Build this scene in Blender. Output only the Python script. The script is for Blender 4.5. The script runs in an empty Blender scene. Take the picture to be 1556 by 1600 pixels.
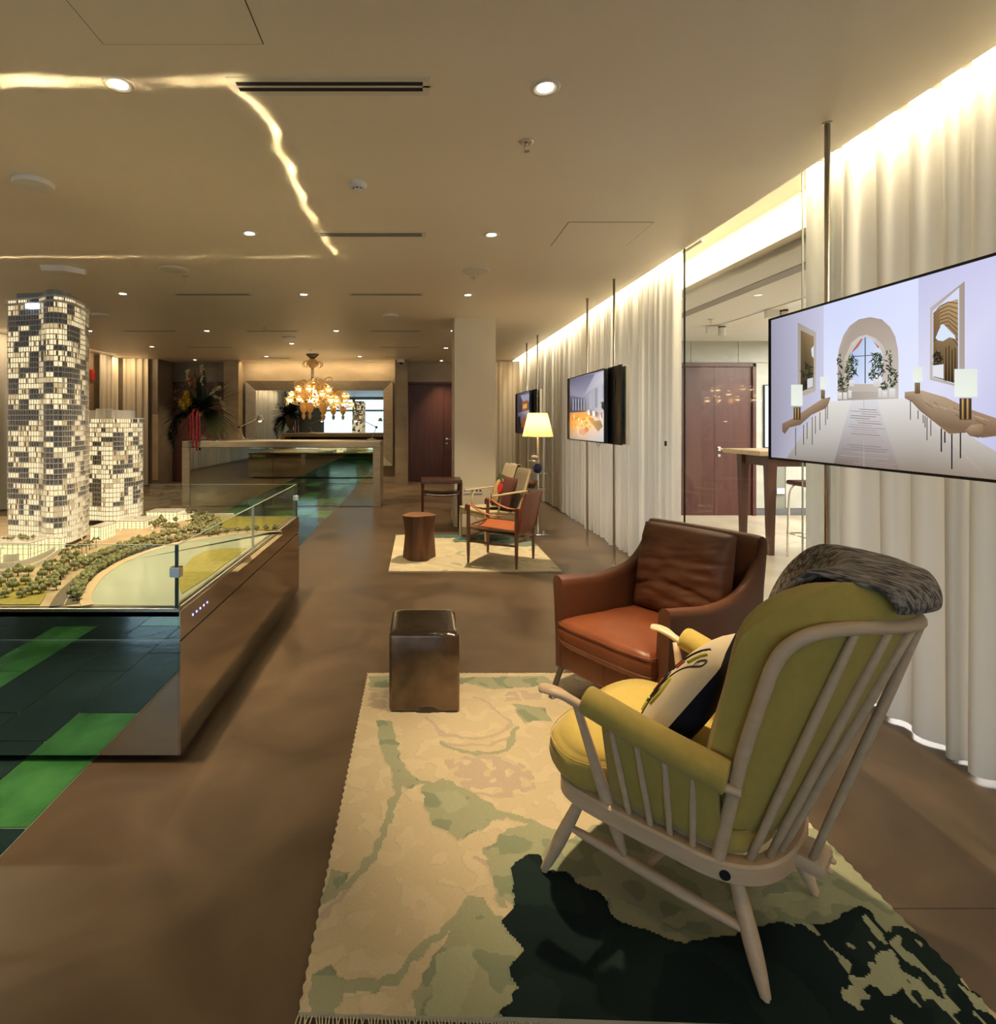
import bpy, bmesh, math, random
from mathutils import Vector, Matrix, Quaternion, noise as mnoise

random.seed(7)
PI = math.pi
scene = bpy.context.scene
COL = scene.collection

# ------------------------------------------------------------------ camera
CAM_H = 1.45
F_PX, PX0, PY0 = 860.0, 655.0, 659.0          # focal length and principal point for a 1556 x 1600 frame
cam_data = bpy.data.cameras.new('camera')
cam = bpy.data.objects.new('camera', cam_data)
COL.objects.link(cam)
cam.location = (0, 0, CAM_H)
cam.rotation_euler = (PI / 2, 0, 0)
cam_data.sensor_fit = 'HORIZONTAL'
cam_data.sensor_width = 36.0
cam_data.lens = 36.0 * F_PX / 1556.0
cam_data.shift_x = (778.0 - PX0) / 1556.0
cam_data.shift_y = -(800.0 - PY0) / 1556.0
cam_data.clip_start = 0.02
cam_data.clip_end = 200
scene.camera = cam

# ------------------------------------------------------------------ world and exposure
world = bpy.data.worlds.new('world')
scene.world = world
world.use_nodes = True
wn = world.node_tree
wn.nodes['Background'].inputs['Color'].default_value = (0.88, 0.94, 1.0, 1)
wn.nodes['Background'].inputs['Strength'].default_value = 2.0
scene.view_settings.view_transform = 'Standard'
scene.view_settings.look = 'None'
scene.view_settings.gamma = 1.0
scene.view_settings.use_curve_mapping = False
scene.view_settings.exposure = 0.95
try:
    scene.cycles.use_denoising = True
    scene.cycles.use_adaptive_sampling = True
    scene.cycles.adaptive_threshold = 0.03
    scene.cycles.max_bounces = 6
    scene.cycles.diffuse_bounces = 3
    scene.cycles.glossy_bounces = 4
    scene.cycles.transmission_bounces = 3
    scene.cycles.transparent_max_bounces = 12
    scene.cycles.caustics_reflective = False
    scene.cycles.caustics_refractive = False
    scene.cycles.sample_clamp_indirect = 6.0
    scene.cycles.blur_glossy = 0.5
except Exception:
    pass

WARM = (1.0, 0.72, 0.40)
WARM2 = (1.0, 0.80, 0.55)
NEUT = (1.0, 0.95, 0.86)

def light(name, kind, loc, power, color=WARM, rot=None, aim=None, parent=None, **kw):
    d = bpy.data.lights.new(name, kind)
    d.energy = power
    d.color = color
    for k, v in kw.items():
        setattr(d, k, v)
    o = bpy.data.objects.new(name, d)
    COL.objects.link(o)
    o.location = loc
    if aim is not None:
        o.rotation_euler = (Vector(aim) - Vector(loc)).to_track_quat('-Z', 'Y').to_euler()
    elif rot is not None:
        o.rotation_euler = rot
    if parent is not None:
        o.parent = parent
    return o

CEIL = 2.884
# LED strips in the ceiling coves (long thin lamps that the place has)
for (y0, y1) in ((-4.9, -0.2), (-0.2, 2.9), (2.9, 6.2), (6.2, 9.2), (9.2, 12.4)):
    light('cove_led', 'AREA', (2.235, (y0 + y1) / 2, 2.99), 8.2 * (y1 - y0), (1.0, 0.84, 0.56), aim=(2.40, (y0 + y1) / 2, 2.5),
          shape='RECTANGLE', size=(y1 - y0), size_y=0.03)
for o_ in [o for o in COL.objects if o.name.startswith('cove_led')]:
    o_.rotation_euler = (Matrix.Rotation(PI / 2, 3, 'Z') @ Matrix.Rotation(math.radians(-14), 3, 'X')).to_euler()
light('recess_led', 'AREA', (-2.38, 12.86, 2.86), 13, (1.0, 0.70, 0.36), aim=(-2.38, 13.12, 2.2), shape='RECTANGLE', size=3.5, size_y=0.03)
light('corner_led', 'AREA', (2.0, 12.3, 2.86), 4, (1.0, 0.70, 0.36), aim=(2.0, 12.5, 2.2), shape='RECTANGLE', size=0.9, size_y=0.03)
light('left_led', 'AREA', (-6.4, 12.05, 2.86), 4, (1.0, 0.70, 0.36), aim=(-6.4, 12.3, 2.2), shape='RECTANGLE', size=0.6, size_y=0.03)
l_ = light('left_led', 'AREA', (-6.40, 6.0, 2.86), 40, (1.0, 0.74, 0.44), aim=(-6.7, 6.0, 2.2), shape='RECTANGLE', size=0.03, size_y=11.5)
l_.rotation_euler = (0, math.radians(24), 0)
# added area lamps that brighten the room beyond the glass
for y_ in (4.4, 6.8):
    light('side_room_fill', 'AREA', (5.9, y_, 2.645), 92, (1.0, 0.95, 0.88), rot=(0, 0, 0), shape='RECTANGLE', size=1.6, size_y=1.2)

# ------------------------------------------------------------------ materials
MATS = {}
def _inp(n, *names):
    for k in names:
        if k in n.inputs:
            return n.inputs[k]
def rgba(c): return (c[0], c[1], c[2], 1.0)
def srgb(r, g, b):
    def f(v):
        v /= 255.0
        return v / 12.92 if v <= 0.04045 else ((v + 0.055) / 1.055) ** 2.4
    return (f(r), f(g), f(b))

def mat(name, c, rough=0.5, metal=0.0, c2=None, scale=8.0, stretch=(1, 1, 1), detail=4.0, lo=0.35, hi=0.65,
        bump=0.0, bscale=None, bdist=0.01, spec=0.5, emit=None, estr=0.0, coat=0.0, sheen=0.0, rvar=0.0, distort=0.0, voronoi=False):
    if name in MATS:
        return MATS[name]
    m = bpy.data.materials.new(name)
    m.use_nodes = True
    nt = m.node_tree
    b = nt.nodes['Principled BSDF']
    b.inputs['Base Color'].default_value = rgba(c)
    b.inputs['Roughness'].default_value = rough
    b.inputs['Metallic'].default_value = metal
    s = _inp(b, 'Specular IOR Level', 'Specular')
    if s: s.default_value = spec
    if coat: _inp(b, 'Coat Weight', 'Clearcoat').default_value = coat
    if sheen:
        _inp(b, 'Sheen Weight', 'Sheen').default_value = sheen
    if emit is not None:
        _inp(b, 'Emission Color', 'Emission').default_value = rgba(emit)
        b.inputs['Emission Strength'].default_value = estr
    if c2 is not None or bump or rvar:
        tc = nt.nodes.new('ShaderNodeTexCoord')
        mp = nt.nodes.new('ShaderNodeMapping')
        mp.inputs['Scale'].default_value = stretch
        nt.links.new(tc.outputs['Object'], mp.inputs['Vector'])
        nz = nt.nodes.new('ShaderNodeTexNoise')
        nz.inputs['Scale'].default_value = scale
        nz.inputs['Detail'].default_value = detail
        nz.inputs['Distortion'].default_value = distort
        nt.links.new(mp.outputs['Vector'], nz.inputs['Vector'])
        if c2 is not None:
            cr = nt.nodes.new('ShaderNodeValToRGB')
            cr.color_ramp.elements[0].position = lo
            cr.color_ramp.elements[1].position = hi
            cr.color_ramp.elements[0].color = rgba(c)
            cr.color_ramp.elements[1].color = rgba(c2)
            nt.links.new(nz.outputs['Fac'], cr.inputs['Fac'])
            nt.links.new(cr.outputs['Color'], b.inputs['Base Color'])
        if rvar:
            mr = nt.nodes.new('ShaderNodeMapRange')
            mr.inputs['To Min'].default_value = max(0, rough - rvar)
            mr.inputs['To Max'].default_value = rough + rvar
            nt.links.new(nz.outputs['Fac'], mr.inputs['Value'])
            nt.links.new(mr.outputs['Result'], b.inputs['Roughness'])
        if bump:
            nb = nt.nodes.new('ShaderNodeTexNoise')
            nb.inputs['Scale'].default_value = bscale or scale * 4
            nb.inputs['Detail'].default_value = 3.0
            nt.links.new(mp.outputs['Vector'], nb.inputs['Vector'])
            bp = nt.nodes.new('ShaderNodeBump')
            bp.inputs['Strength'].default_value = bump
            bp.inputs['Distance'].default_value = bdist
            nt.links.new(nb.outputs['Fac'], bp.inputs['Height'])
            nt.links.new(bp.outputs['Normal'], b.inputs['Normal'])
    MATS[name] = m
    return m

def mat_emit(name, c, s):
    if name in MATS: return MATS[name]
    m = bpy.data.materials.new(name); m.use_nodes = True
    nt = m.node_tree; nt.nodes.clear()
    e = nt.nodes.new('ShaderNodeEmission'); e.inputs['Color'].default_value = rgba(c); e.inputs['Strength'].default_value = s
    o = nt.nodes.new('ShaderNodeOutputMaterial'); nt.links.new(e.outputs[0], o.inputs[0])
    MATS[name] = m
    return m

def mat_glass(name, tint=(0.96, 0.985, 0.97), refl=1.0, rough=0.0, ior=1.5):
    """thin clear pane: what is behind shows through, the faces mirror by Fresnel"""
    if name in MATS: return MATS[name]
    m = bpy.data.materials.new(name); m.use_nodes = True
    nt = m.node_tree; nt.nodes.clear()
    t = nt.nodes.new('ShaderNodeBsdfTransparent'); t.inputs['Color'].default_value = rgba(tint)
    g = nt.nodes.new('ShaderNodeBsdfGlossy'); g.inputs['Roughness'].default_value = rough
    f = nt.nodes.new('ShaderNodeLayerWeight'); f.inputs['Blend'].default_value = 0.5
    pw = nt.nodes.new('ShaderNodeMath'); pw.operation = 'POWER'; pw.inputs[1].default_value = 5.0
    nt.links.new(f.outputs['Facing'], pw.inputs[0])
    mu = nt.nodes.new('ShaderNodeMath'); mu.operation = 'MULTIPLY_ADD'; mu.inputs[1].default_value = 0.60 * refl; mu.inputs[2].default_value = 0.03 * refl
    mu.use_clamp = True
    nt.links.new(pw.outputs[0], mu.inputs[0])
    x = nt.nodes.new('ShaderNodeMixShader')
    nt.links.new(mu.outputs[0], x.inputs[0]); nt.links.new(t.outputs[0], x.inputs[1]); nt.links.new(g.outputs[0], x.inputs[2])
    o = nt.nodes.new('ShaderNodeOutputMaterial'); nt.links.new(x.outputs[0], o.inputs[0])
    MATS[name] = m
    return m

def mat_cloth(name, c, trans=0.45, tc=None, bump=0.15, bscale=200, clear=0.0):
    """woven cloth that lets light through"""
    if name in MATS: return MATS[name]
    m = bpy.data.materials.new(name); m.use_nodes = True
    nt = m.node_tree; nt.nodes.clear()
    d = nt.nodes.new('ShaderNodeBsdfDiffuse'); d.inputs['Color'].default_value = rgba(c)
    t = nt.nodes.new('ShaderNodeBsdfTranslucent'); t.inputs['Color'].default_value = rgba(tc or c)
    x = nt.nodes.new('ShaderNodeMixShader'); x.inputs[0].default_value = trans
    nt.links.new(d.outputs[0], x.inputs[1]); nt.links.new(t.outputs[0], x.inputs[2])
    last = x
    if clear:
        tr = nt.nodes.new('ShaderNodeBsdfTransparent')
        y = nt.nodes.new('ShaderNodeMixShader'); y.inputs[0].default_value = clear
        nt.links.new(x.outputs[0], y.inputs[1]); nt.links.new(tr.outputs[0], y.inputs[2]); last = y
    o = nt.nodes.new('ShaderNodeOutputMaterial'); nt.links.new(last.outputs[0], o.inputs[0])
    MATS[name] = m
    return m

def mat_attr(name, rough=0.8, emit=0.0, bump=0.0, bscale=300, attr='Col', sheen=0.0, spec=0.2):
    """flat print or dyed yarn: colours kept on the mesh itself"""
    if name in MATS: return MATS[name]
    m = bpy.data.materials.new(name); m.use_nodes = True
    nt = m.node_tree
    b = nt.nodes['Principled BSDF']
    a = nt.nodes.new('ShaderNodeAttribute'); a.attribute_name = attr
    b.inputs['Roughness'].default_value = rough
    s = _inp(b, 'Specular IOR Level', 'Specular')
    if s: s.default_value = spec
    if emit:
        nt.links.new(a.outputs['Color'], _inp(b, 'Emission Color', 'Emission'))
        b.inputs['Emission Strength'].default_value = emit
        b.inputs['Base Color'].default_value = (0.01, 0.01, 0.01, 1)
    else:
        nt.links.new(a.outputs['Color'], b.inputs['Base Color'])
    if bump:
        tc = nt.nodes.new('ShaderNodeTexCoord')
        nb = nt.nodes.new('ShaderNodeTexNoise'); nb.inputs['Scale'].default_value = bscale
        nt.links.new(tc.outputs['Object'], nb.inputs['Vector'])
        bp = nt.nodes.new('ShaderNodeBump'); bp.inputs['Strength'].default_value = bump; bp.inputs['Distance'].default_value = 0.004
        nt.links.new(nb.outputs['Fac'], bp.inputs['Height']); nt.links.new(bp.outputs['Normal'], b.inputs['Normal'])
    MATS[name] = m
    return m

# ------------------------------------------------------------------ mesh helpers
def V(*a): return Vector(a)

class MB:
    """collects shapes for ONE mesh object"""
    def __init__(s):
        s.v = []; s.f = []; s.mi = []; s.cur = 0
    def add(s, vs, fs, mtx=None):
        n = len(s.v)
        if mtx is not None: vs = [mtx @ Vector(p) for p in vs]
        s.v += [tuple(p) for p in vs]
        s.f += [tuple(i + n for i in f) for f in fs]
        s.mi += [s.cur] * len(fs)
        return s
    def box(s, x0, x1, y0, y1, z0, z1, mtx=None):
        return s.add([(x0, y0, z0), (x1, y0, z0), (x1, y1, z0), (x0, y1, z0), (x0, y0, z1), (x1, y0, z1), (x1, y1, z1), (x0, y1, z1)],
                     [(0, 3, 2, 1), (4, 5, 6, 7), (0, 1, 5, 4), (1, 2, 6, 5), (2, 3, 7, 6), (3, 0, 4, 7)], mtx)
    def rbox(s, x0, x1, y0, y1, z0, z1, r=0.01, seg=2, mtx=None):
        bm = bmesh.new()
        bmesh.ops.create_cube(bm, size=1.0)
        for v in bm.verts:
            v.co = Vector(((x0 + x1) / 2 + v.co.x * (x1 - x0), (y0 + y1) / 2 + v.co.y * (y1 - y0), (z0 + z1) / 2 + v.co.z * (z1 - z0)))
        bmesh.ops.bevel(bm, geom=list(bm.edges), offset=min(r, 0.49 * min(x1 - x0, y1 - y0, z1 - z0)), segments=seg, profile=0.5, affect='EDGES')
        bm.verts.index_update()
        s.add([v.co.copy() for v in bm.verts], [tuple(v.index for v in f.verts) for f in bm.faces], mtx)
        bm.free()
        return s
    def tube(s, pts, r, n=10, caps=True, closed=False, up=None):
        pts = [Vector(p) for p in pts]
        m = len(pts)
        rs = r if isinstance(r, (list, tuple)) else [r] * m
        base = len(s.v)
        prev = None
        for i, p in enumerate(pts):
            if closed:
                t = pts[(i + 1) % m] - pts[(i - 1) % m]
            else:
                t = pts[min(i + 1, m - 1)] - pts[max(i - 1, 0)]
            if t.length < 1e-9: t = Vector((0, 0, 1))
            t.normalize()
            if prev is None:
                a = Vector((0, 0, 1)) if abs(t.z) < 0.9 else Vector((1, 0, 0))
                u = t.cross(a).normalized()
            else:
                u = (prev - t * prev.dot(t))
                if u.length < 1e-6: u = t.orthogonal()
                u.normalize()
            prev = u
            w = t.cross(u)
            rr = rs[i]
            ra, rb = rr if isinstance(rr, tuple) else (rr, rr)
            for k in range(n):
                a = 2 * PI * k / n
                s.v.append(tuple(p + u * (math.cos(a) * ra) + w * (math.sin(a) * rb)))
        cnt = m if closed else m - 1
        for i in range(cnt):
            for k in range(n):
                a = base + i * n + k; b = base + i * n + (k + 1) % n
                j = (i + 1) % m
                c = base + j * n + (k + 1) % n; d = base + j * n + k
                s.f.append((a, b, c, d)); s.mi.append(s.cur)
        if caps and not closed:
            s.f.append(tuple(base + k for k in reversed(range(n)))); s.mi.append(s.cur)
            s.f.append(tuple(base + (m - 1) * n + k for k in range(n))); s.mi.append(s.cur)
        return s
    def lathe(s, prof, n=20, c=(0, 0, 0), mtx=None, caps=True, squash=(1, 1)):
        vs, fs = [], []
        for (r, z) in prof:
            for k in range(n):
                a = 2 * PI * k / n
                vs.append((c[0] + r * math.cos(a) * squash[0], c[1] + r * math.sin(a) * squash[1], c[2] + z))
        for i in range(len(prof) - 1):
            for k in range(n):
                fs.append((i * n + k, i * n + (k + 1) % n, (i + 1) * n + (k + 1) % n, (i + 1) * n + k))
        if caps:
            fs.append(tuple(reversed(range(n))))
            fs.append(tuple((len(prof) - 1) * n + k for k in range(n)))
        return s.add(vs, fs, mtx)
    def prism(s, poly, z0, z1, mtx=None):
        n = len(poly)
        vs = [(p[0], p[1], z0) for p in poly] + [(p[0], p[1], z1) for p in poly]
        fs = [tuple(reversed(range(n))), tuple(range(n, 2 * n))] + [(i, (i + 1) % n, n + (i + 1) % n, n + i) for i in range(n)]
        return s.add(vs, fs, mtx)
    def grid(s, fn, nu, nv, wrap_u=False):
        base = len(s.v)
        for j in range(nv):
            for i in range(nu):
                s.v.append(tuple(fn(i / (nu if wrap_u else nu - 1), j / (nv - 1))))
        for j in range(nv - 1):
            for i in range(nu if wrap_u else nu - 1):
                i2 = (i + 1) % nu
                s.f.append((base + j * nu + i, base + j * nu + i2, base + (j + 1) * nu + i2, base + (j + 1) * nu + i)); s.mi.append(s.cur)
        return s
    def ball(s, c, r, n=8, m=6, jit=0.0, rnd=random):
        rr = r if isinstance(r, (tuple, list)) else (r, r, r)
        vs = [(c[0], c[1], c[2] - rr[2])]
        for j in range(1, m):
            b = -PI / 2 + PI * j / m
            for k in range(n):
                a = 2 * PI * k / n
                q = 1 + (rnd.random() - 0.5) * 2 * jit
                vs.append((c[0] + rr[0] * q * math.cos(b) * math.cos(a), c[1] + rr[1] * q * math.cos(b) * math.sin(a), c[2] + rr[2] * q * math.sin(b)))
        vs.append((c[0], c[1], c[2] + rr[2]))
        fs = [(0, 1 + (k + 1) % n, 1 + k) for k in range(n)]
        for j in range(m - 2):
            for k in range(n):
                a = 1 + j * n + k; b = 1 + j * n + (k + 1) % n
                fs.append((a, b, b + n, a + n))
        t = len(vs) - 1
        fs += [(t, 1 + (m - 2) * n + k, 1 + (m - 2) * n + (k + 1) % n) for k in range(n)]
        return s.add(vs, fs)
    def build(s, name, mats, parent=None, smooth=False, sub=0, solid=0.0, bevel=0.0, loc=None, rot=None, angle=None):
        me = bpy.data.meshes.new(name)
        me.from_pydata(s.v, [], s.f)
        for m in (mats if isinstance(mats, (list, tuple)) else [mats]):
            me.materials.append(m)
        if any(s.mi):
            me.polygons.foreach_set('material_index', s.mi)
        me.validate()
        me.update()
        o = bpy.data.objects.new(name, me)
        COL.objects.link(o)
        if smooth:
            me.polygons.foreach_set('use_smooth', [True] * len(me.polygons))
            if angle:
                try: me.set_sharp_from_angle(angle=math.radians(angle))
                except Exception: pass
        if bevel:
            md = o.modifiers.new('bevel', 'BEVEL'); md.width = bevel; md.segments = 2; md.limit_method = 'ANGLE'
        if solid:
            md = o.modifiers.new('solid', 'SOLIDIFY'); md.thickness = solid; md.offset = 0
        if sub:
            md = o.modifiers.new('sub', 'SUBSURF'); md.levels = sub; md.render_levels = sub
        if parent is not None: o.parent = parent
        if loc is not None: o.location = loc
        if rot is not None: o.rotation_euler = rot
        return o

def tag(o, label=None, cat=None, group=None, kind=None):
    if label: o['label'] = label
    if cat: o['category'] = cat
    if group: o['group'] = group
    if kind: o['kind'] = kind
    return o
def thing(name, label, cat, loc=(0, 0, 0), rz=0.0, group=None):
    o = bpy.data.objects.new(name, None)
    o.empty_display_size = 0.1
    COL.objects.link(o)
    o.location = loc; o.rotation_euler = (0, 0, rz)
    return tag(o, label, cat, group)
def struct(mb, name, m, **kw):
    o = mb.build(name, m, **kw); o['kind'] = 'structure'; return o
def copy_tree(root, loc=None, rz=None, label=None):
    r = root.copy(); COL.objects.link(r)
    if loc is not None: r.location = loc
    if rz is not None: r.rotation_euler = (0, 0, rz)
    if label: r['label'] = label
    for ch in root.children:
        c = ch.copy(); COL.objects.link(c); c.parent = r
        for g in ch.children:
            d = g.copy(); COL.objects.link(d); d.parent = c
    return r
def share(o, parent, loc=None, rot=None, scale=None):
    c = o.copy(); COL.objects.link(c); c.parent = parent
    if loc is not None: c.location = loc
    if rot is not None: c.rotation_euler = rot
    if scale is not None: c.scale = scale if isinstance(scale, (tuple, list)) else (scale,) * 3
    return c
def floor_pt(px, py, z=0.0):
    """ground position of a point read off the photograph"""
    d = (CAM_H - z) * F_PX / (py - PY0)
    return ((px - PX0) / F_PX * d, d)
def spline(pts, n=6):
    """smooth curve through points"""
    P = [Vector(p) for p in pts]
    out = []
    for i in range(len(P) - 1):
        a = P[max(i - 1, 0)]; b = P[i]; c = P[i + 1]; d = P[min(i + 2, len(P) - 1)]
        for k in range(n):
            t = k / n
            out.append(0.5 * ((2 * b) + (c - a) * t + (2 * a - 5 * b + 4 * c - d) * t * t + (3 * b - a - 3 * c + d) * t ** 3))
    out.append(P[-1])
    return out
def lerp(a, b, t): return a + (b - a) * t
# ================================================================== the setting
M_floor = mat('concrete_floor', (0.072, 0.047, 0.027), 0.34, c2=(0.140, 0.094, 0.054), scale=1.9, detail=10, lo=0.32, hi=0.70, bump=0.03, bscale=5, rvar=0.10, distort=1.2, spec=0.45)
M_ceil = mat('ceiling_paint', (0.82, 0.75, 0.62), 0.42, c2=(0.85, 0.78, 0.65), scale=0.7, spec=0.35)
M_plaster = mat('column_plaster', (0.80, 0.73, 0.58), 0.6, c2=(0.77, 0.70, 0.55), scale=2)
M_conc = mat('warm_concrete', (0.29, 0.235, 0.165), 0.6, c2=(0.37, 0.305, 0.22), scale=1.6, detail=7, stretch=(1, 1, 2.5), bump=0.05, bscale=30)
M_conc2 = mat('grey_concrete', (0.40, 0.40, 0.35), 0.6, c2=(0.47, 0.47, 0.42), scale=2.2, detail=7, stretch=(1, 1, 3), bump=0.05, bscale=30)
M_darkwall = mat('dark_panel', (0.16, 0.125, 0.09), 0.5, c2=(0.20, 0.16, 0.11), scale=3)
M_door = mat('mahogany_door', (0.060, 0.018, 0.014), 0.45, c2=(0.085, 0.026, 0.019), scale=3, stretch=(6, 6, 0.5), detail=6, spec=0.5)
M_steel = mat('brushed_steel', (0.62, 0.60, 0.56), 0.28, metal=1.0)
M_chrome = mat('chrome', (0.85, 0.85, 0.85), 0.08, metal=1.0)
M_white = mat('white_plastic', (0.75, 0.73, 0.68), 0.4, spec=0.4)
M_black = mat('black_plastic', (0.012, 0.012, 0.014), 0.35)
M_sidefloor = mat('pale_timber_floor', (0.42, 0.35, 0.25), 0.35, c2=(0.55, 0.47, 0.35), scale=1.5, detail=6, distort=1.0)
M_sideceil = mat('white_ceiling', (0.72, 0.70, 0.66), 0.7)
M_grout = mat('pale_grout', (0.30, 0.32, 0.26), 0.6)
M_tdark = mat('dark_glazed_tile', (0.010, 0.022, 0.022), 0.14, c2=(0.016, 0.036, 0.034), scale=2.5, bump=0.08, bscale=9, bdist=0.02, spec=0.45)
M_tgreen = mat('green_glazed_tile', (0.016, 0.085, 0.022), 0.12, c2=(0.075, 0.26, 0.075), scale=3.2, detail=6, lo=0.3, hi=0.75, bump=0.06, bscale=9, bdist=0.02, spec=0.6)
M_sheer = mat_cloth('sheer_cloth', (0.86, 0.84, 0.79), 0.27, (0.86, 0.85, 0.81))
M_drape = mat_cloth('taupe_drape', (0.52, 0.46, 0.37), 0.10)
M_rim = mat('cove_paint', (0.80, 0.74, 0.62), 0.6)

BACK = 13.15
fl = MB()
fl.box(-7.2, 7.2, -5.9, 14.2, -0.2, 0.0)
floor = struct(fl, 'floor', M_floor)
# river of glazed tiles let into the floor
g = MB(); g.box(-3.16, -1.395, -5.2, 12.4, 0.0, 0.0025)
o = g.build('river_bed', M_grout, floor)
ROW0, ROWL = 1.957, 0.70
tb = MB(); tb.rbox(-0.145, 0.145, -0.347, 0.347, 0, 0.006, 0.002, 1)
t_dark = tb.build('floor_tile', M_tdark, floor)
tb = MB(); tb.rbox(-0.145, 0.145, -0.347, 0.347, 0, 0.006, 0.002, 1)
t_green = tb.build('floor_tile', M_tgreen, floor)
greens = {(5, 0), (2, -2), (1, -3), (2, -1), (4, -3), (3, -4), (0, 0), (0, -1), (1, 2), (3, 3), (5, 4), (2, 5), (4, 6), (1, 7), (3, 8), (0, 9), (5, 9), (4, 9), (3, 9), (2, 10), (3, 11), (4, 11), (5, 11), (1, 12), (4, 13), (5, 14), (2, 14), (0, 5), (0, 12), (5, -5), (1, -6), (4, -7), (2, -8), (5, -9)}
q = MB(); q.box(1.41, 2.6, 1.638, 1.641, 0.0, 0.0004); q.build('saw_cut_joint', mat('joint_dark', (0.03, 0.022, 0.015), 0.8), floor)
first = {0: True, 1: True}
for r in range(-10, 15):
    for c in range(6):
        x = -1.395 - 0.147 - (5 - c) * 0.2935
        y = ROW0 + ROWL * (r + 0.5) + (0.35 * ROWL if c % 2 == 0 else 0)
        src, k = (t_green, 1) if (c, r) in greens else (t_dark, 0)
        q = src if first[k] else share(src, floor)
        first[k] = False
        q.location = (x, y, 0.001)

ce = MB()
ce.box(-7.2, 2.2, -5.9, 14.2, CEIL, CEIL + 0.10)
ceiling = struct(ce, 'ceiling', M_ceil)
# access panels in the ceiling: thin shadow gap round a flush plate
for (x0, x1, y0, y1) in ((-1.20, -0.59, 1.45, 2.09), (1.07, 1.685, 3.95, 4.49)):
    q = MB(); q.box(x0, x1, y0, y1, CEIL - 0.0012, CEIL + 0.001)
    a = q.build('access_panel_gap', mat('shadow_gap', (0.10, 0.08, 0.05), 0.9), ceiling)
    q = MB(); q.box(x0 + 0.004, x1 - 0.004, y0 + 0.004, y1 - 0.004, CEIL - 0.003, CEIL)
    q.build('access_panel', M_ceil, ceiling)
# cove above the curtains: top and back
cv = MB()
cv.box(2.2, 2.72, -5.9, 13.2, 3.02, 3.10)
struct(cv, 'trim_1', M_rim)
cv = MB()
cv.box(2.60, 2.72, -5.9, 13.2, 2.76, 3.02)
struct(cv, 'trim_2', M_rim)

# ---- back wall with a recess for the mirror, two pilasters, doors
w = MB(); w.box(-4.19, -0.56, BACK, BACK + 0.2, 0, CEIL); w.box(-7.2, 2.75, 13.56, 13.7, 0, CEIL)
wall_back = struct(w, 'wall_back', M_conc)
for (x0, x1) in ((-4.53, -4.19), (-0.56, -0.27)):
    w = MB(); w.box(x0, x1, 12.75, BACK + 0.2, 0, CEIL); w.build('pilaster', M_conc, wall_back)
# recess ceiling drop that hides the strip lamp
# doors
def double_door(name, x0, x1, y, h, label_unused=None, split=True, handle_x=None):
    r = thing(name, None, None, (0, 0, 0)); r['kind'] = 'structure'
    fr = MB()
    fr.box(x0 - 0.05, x0, y - 0.04, y + 0.08, 0, h + 0.05); fr.box(x1, x1 + 0.05, y - 0.04, y + 0.08, 0, h + 0.05); fr.box(x0 - 0.05, x1 + 0.05, y - 0.04, y + 0.08, h, h + 0.05)
    fr.build('door_frame', M_door, r)
    xm = (x0 + x1) / 2
    for (a, b, s) in ((x0 + 0.003, xm - 0.003, 1), (xm + 0.003, x1 - 0.003, -1)):
        d = MB(); d.box(a, b, y, y + 0.045, 0.006, h - 0.004)
        dd = d.build('door_leaf', M_door, r)
        if s == -1:
            hx = a + 0.07
            hb = MB()
            hb.rbox(hx - 0.025, hx + 0.025, y - 0.012, y, 1.0, 1.06, 0.004)
            hb.tube([(hx, y - 0.01, 1.03), (hx, y - 0.055, 1.03), (hx + 0.03, y - 0.06, 1.03), (hx + 0.13, y - 0.06, 1.035)], 0.010, 8)
            hb.lathe([(0.022, 0), (0.022, 0.008)], 12, mtx=Matrix.Translation((hx, y, 0.93)) @ Matrix.Rotation(PI / 2, 4, 'X'))
            hb.build('door_handle', M_chrome, dd, smooth=True, angle=40)
    return r
double_door('door_1', -0.24, 1.42, 13.30, 2.36)
double_door('door_2', -5.88, -4.58, 13.30, 2.36)
w = MB()
w.box(-0.27, 2.72, 13.36, 13.5, 2.41, CEIL); w.box(1.48, 2.72, 13.36, 13.5, 0, 2.41)
struct(w, 'wall_back_right', M_conc)
w = MB(); w.box(-5.95, -4.53, 13.36, 13.5, 2.41, CEIL); struct(w, 'wall_back_left', M_darkwall)
# left return wall: panels of concrete beside the drape
w = MB(); w.box(-6.62, -5.95, 12.55, 13.5, 0, CEIL)
wl = struct(w, 'wall_left_return', M_darkwall)
for (x0, x1, z0, z1) in ((-6.10, -5.955, 0.12, 1.75), ):
    pass
q = MB(); q.box(-6.08, -5.955, 12.53, 12.56, 0.12, 1.62); q.build('panel', mat('tan_stone', (0.36, 0.26, 0.165), 0.5, c2=(0.42, 0.31, 0.2), scale=4), wl)
q = MB(); q.box(-6.08, -5.955, 12.53, 12.56, 1.63, 2.86); q.build('panel', M_darkwall, wl)
q = MB(); q.box(-6.60, -6.09, 12.53, 12.56, 0.12, 2.86); q.build('panel', M_darkwall, wl)
w = MB(); w.box(-7.15, -6.95, -5.9, 13.5, 0, CEIL); wall_left = struct(w, 'wall_left', M_conc)
w = MB(); w.box(-6.95, -6.80, 10.4, 11.5, 0, CEIL - 0.002); w.build('wall_panel', mat('brown_wall', (0.26, 0.17, 0.10), 0.5), wall_left)
w = MB(); w.box(-6.95, -6.55, 12.5, 12.7, 0, CEIL); w.build('wall_end', M_conc, wall_left)

# column
w = MB(); w.box(0.487, 1.055, 7.60, 8.25, 0, CEIL)
column = struct(w, 'wall_column', M_plaster)
w = MB(); w.box(0.479, 1.063, 7.592, 8.258, 0, 0.115); w.build('skirting', M_plaster, column)

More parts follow.
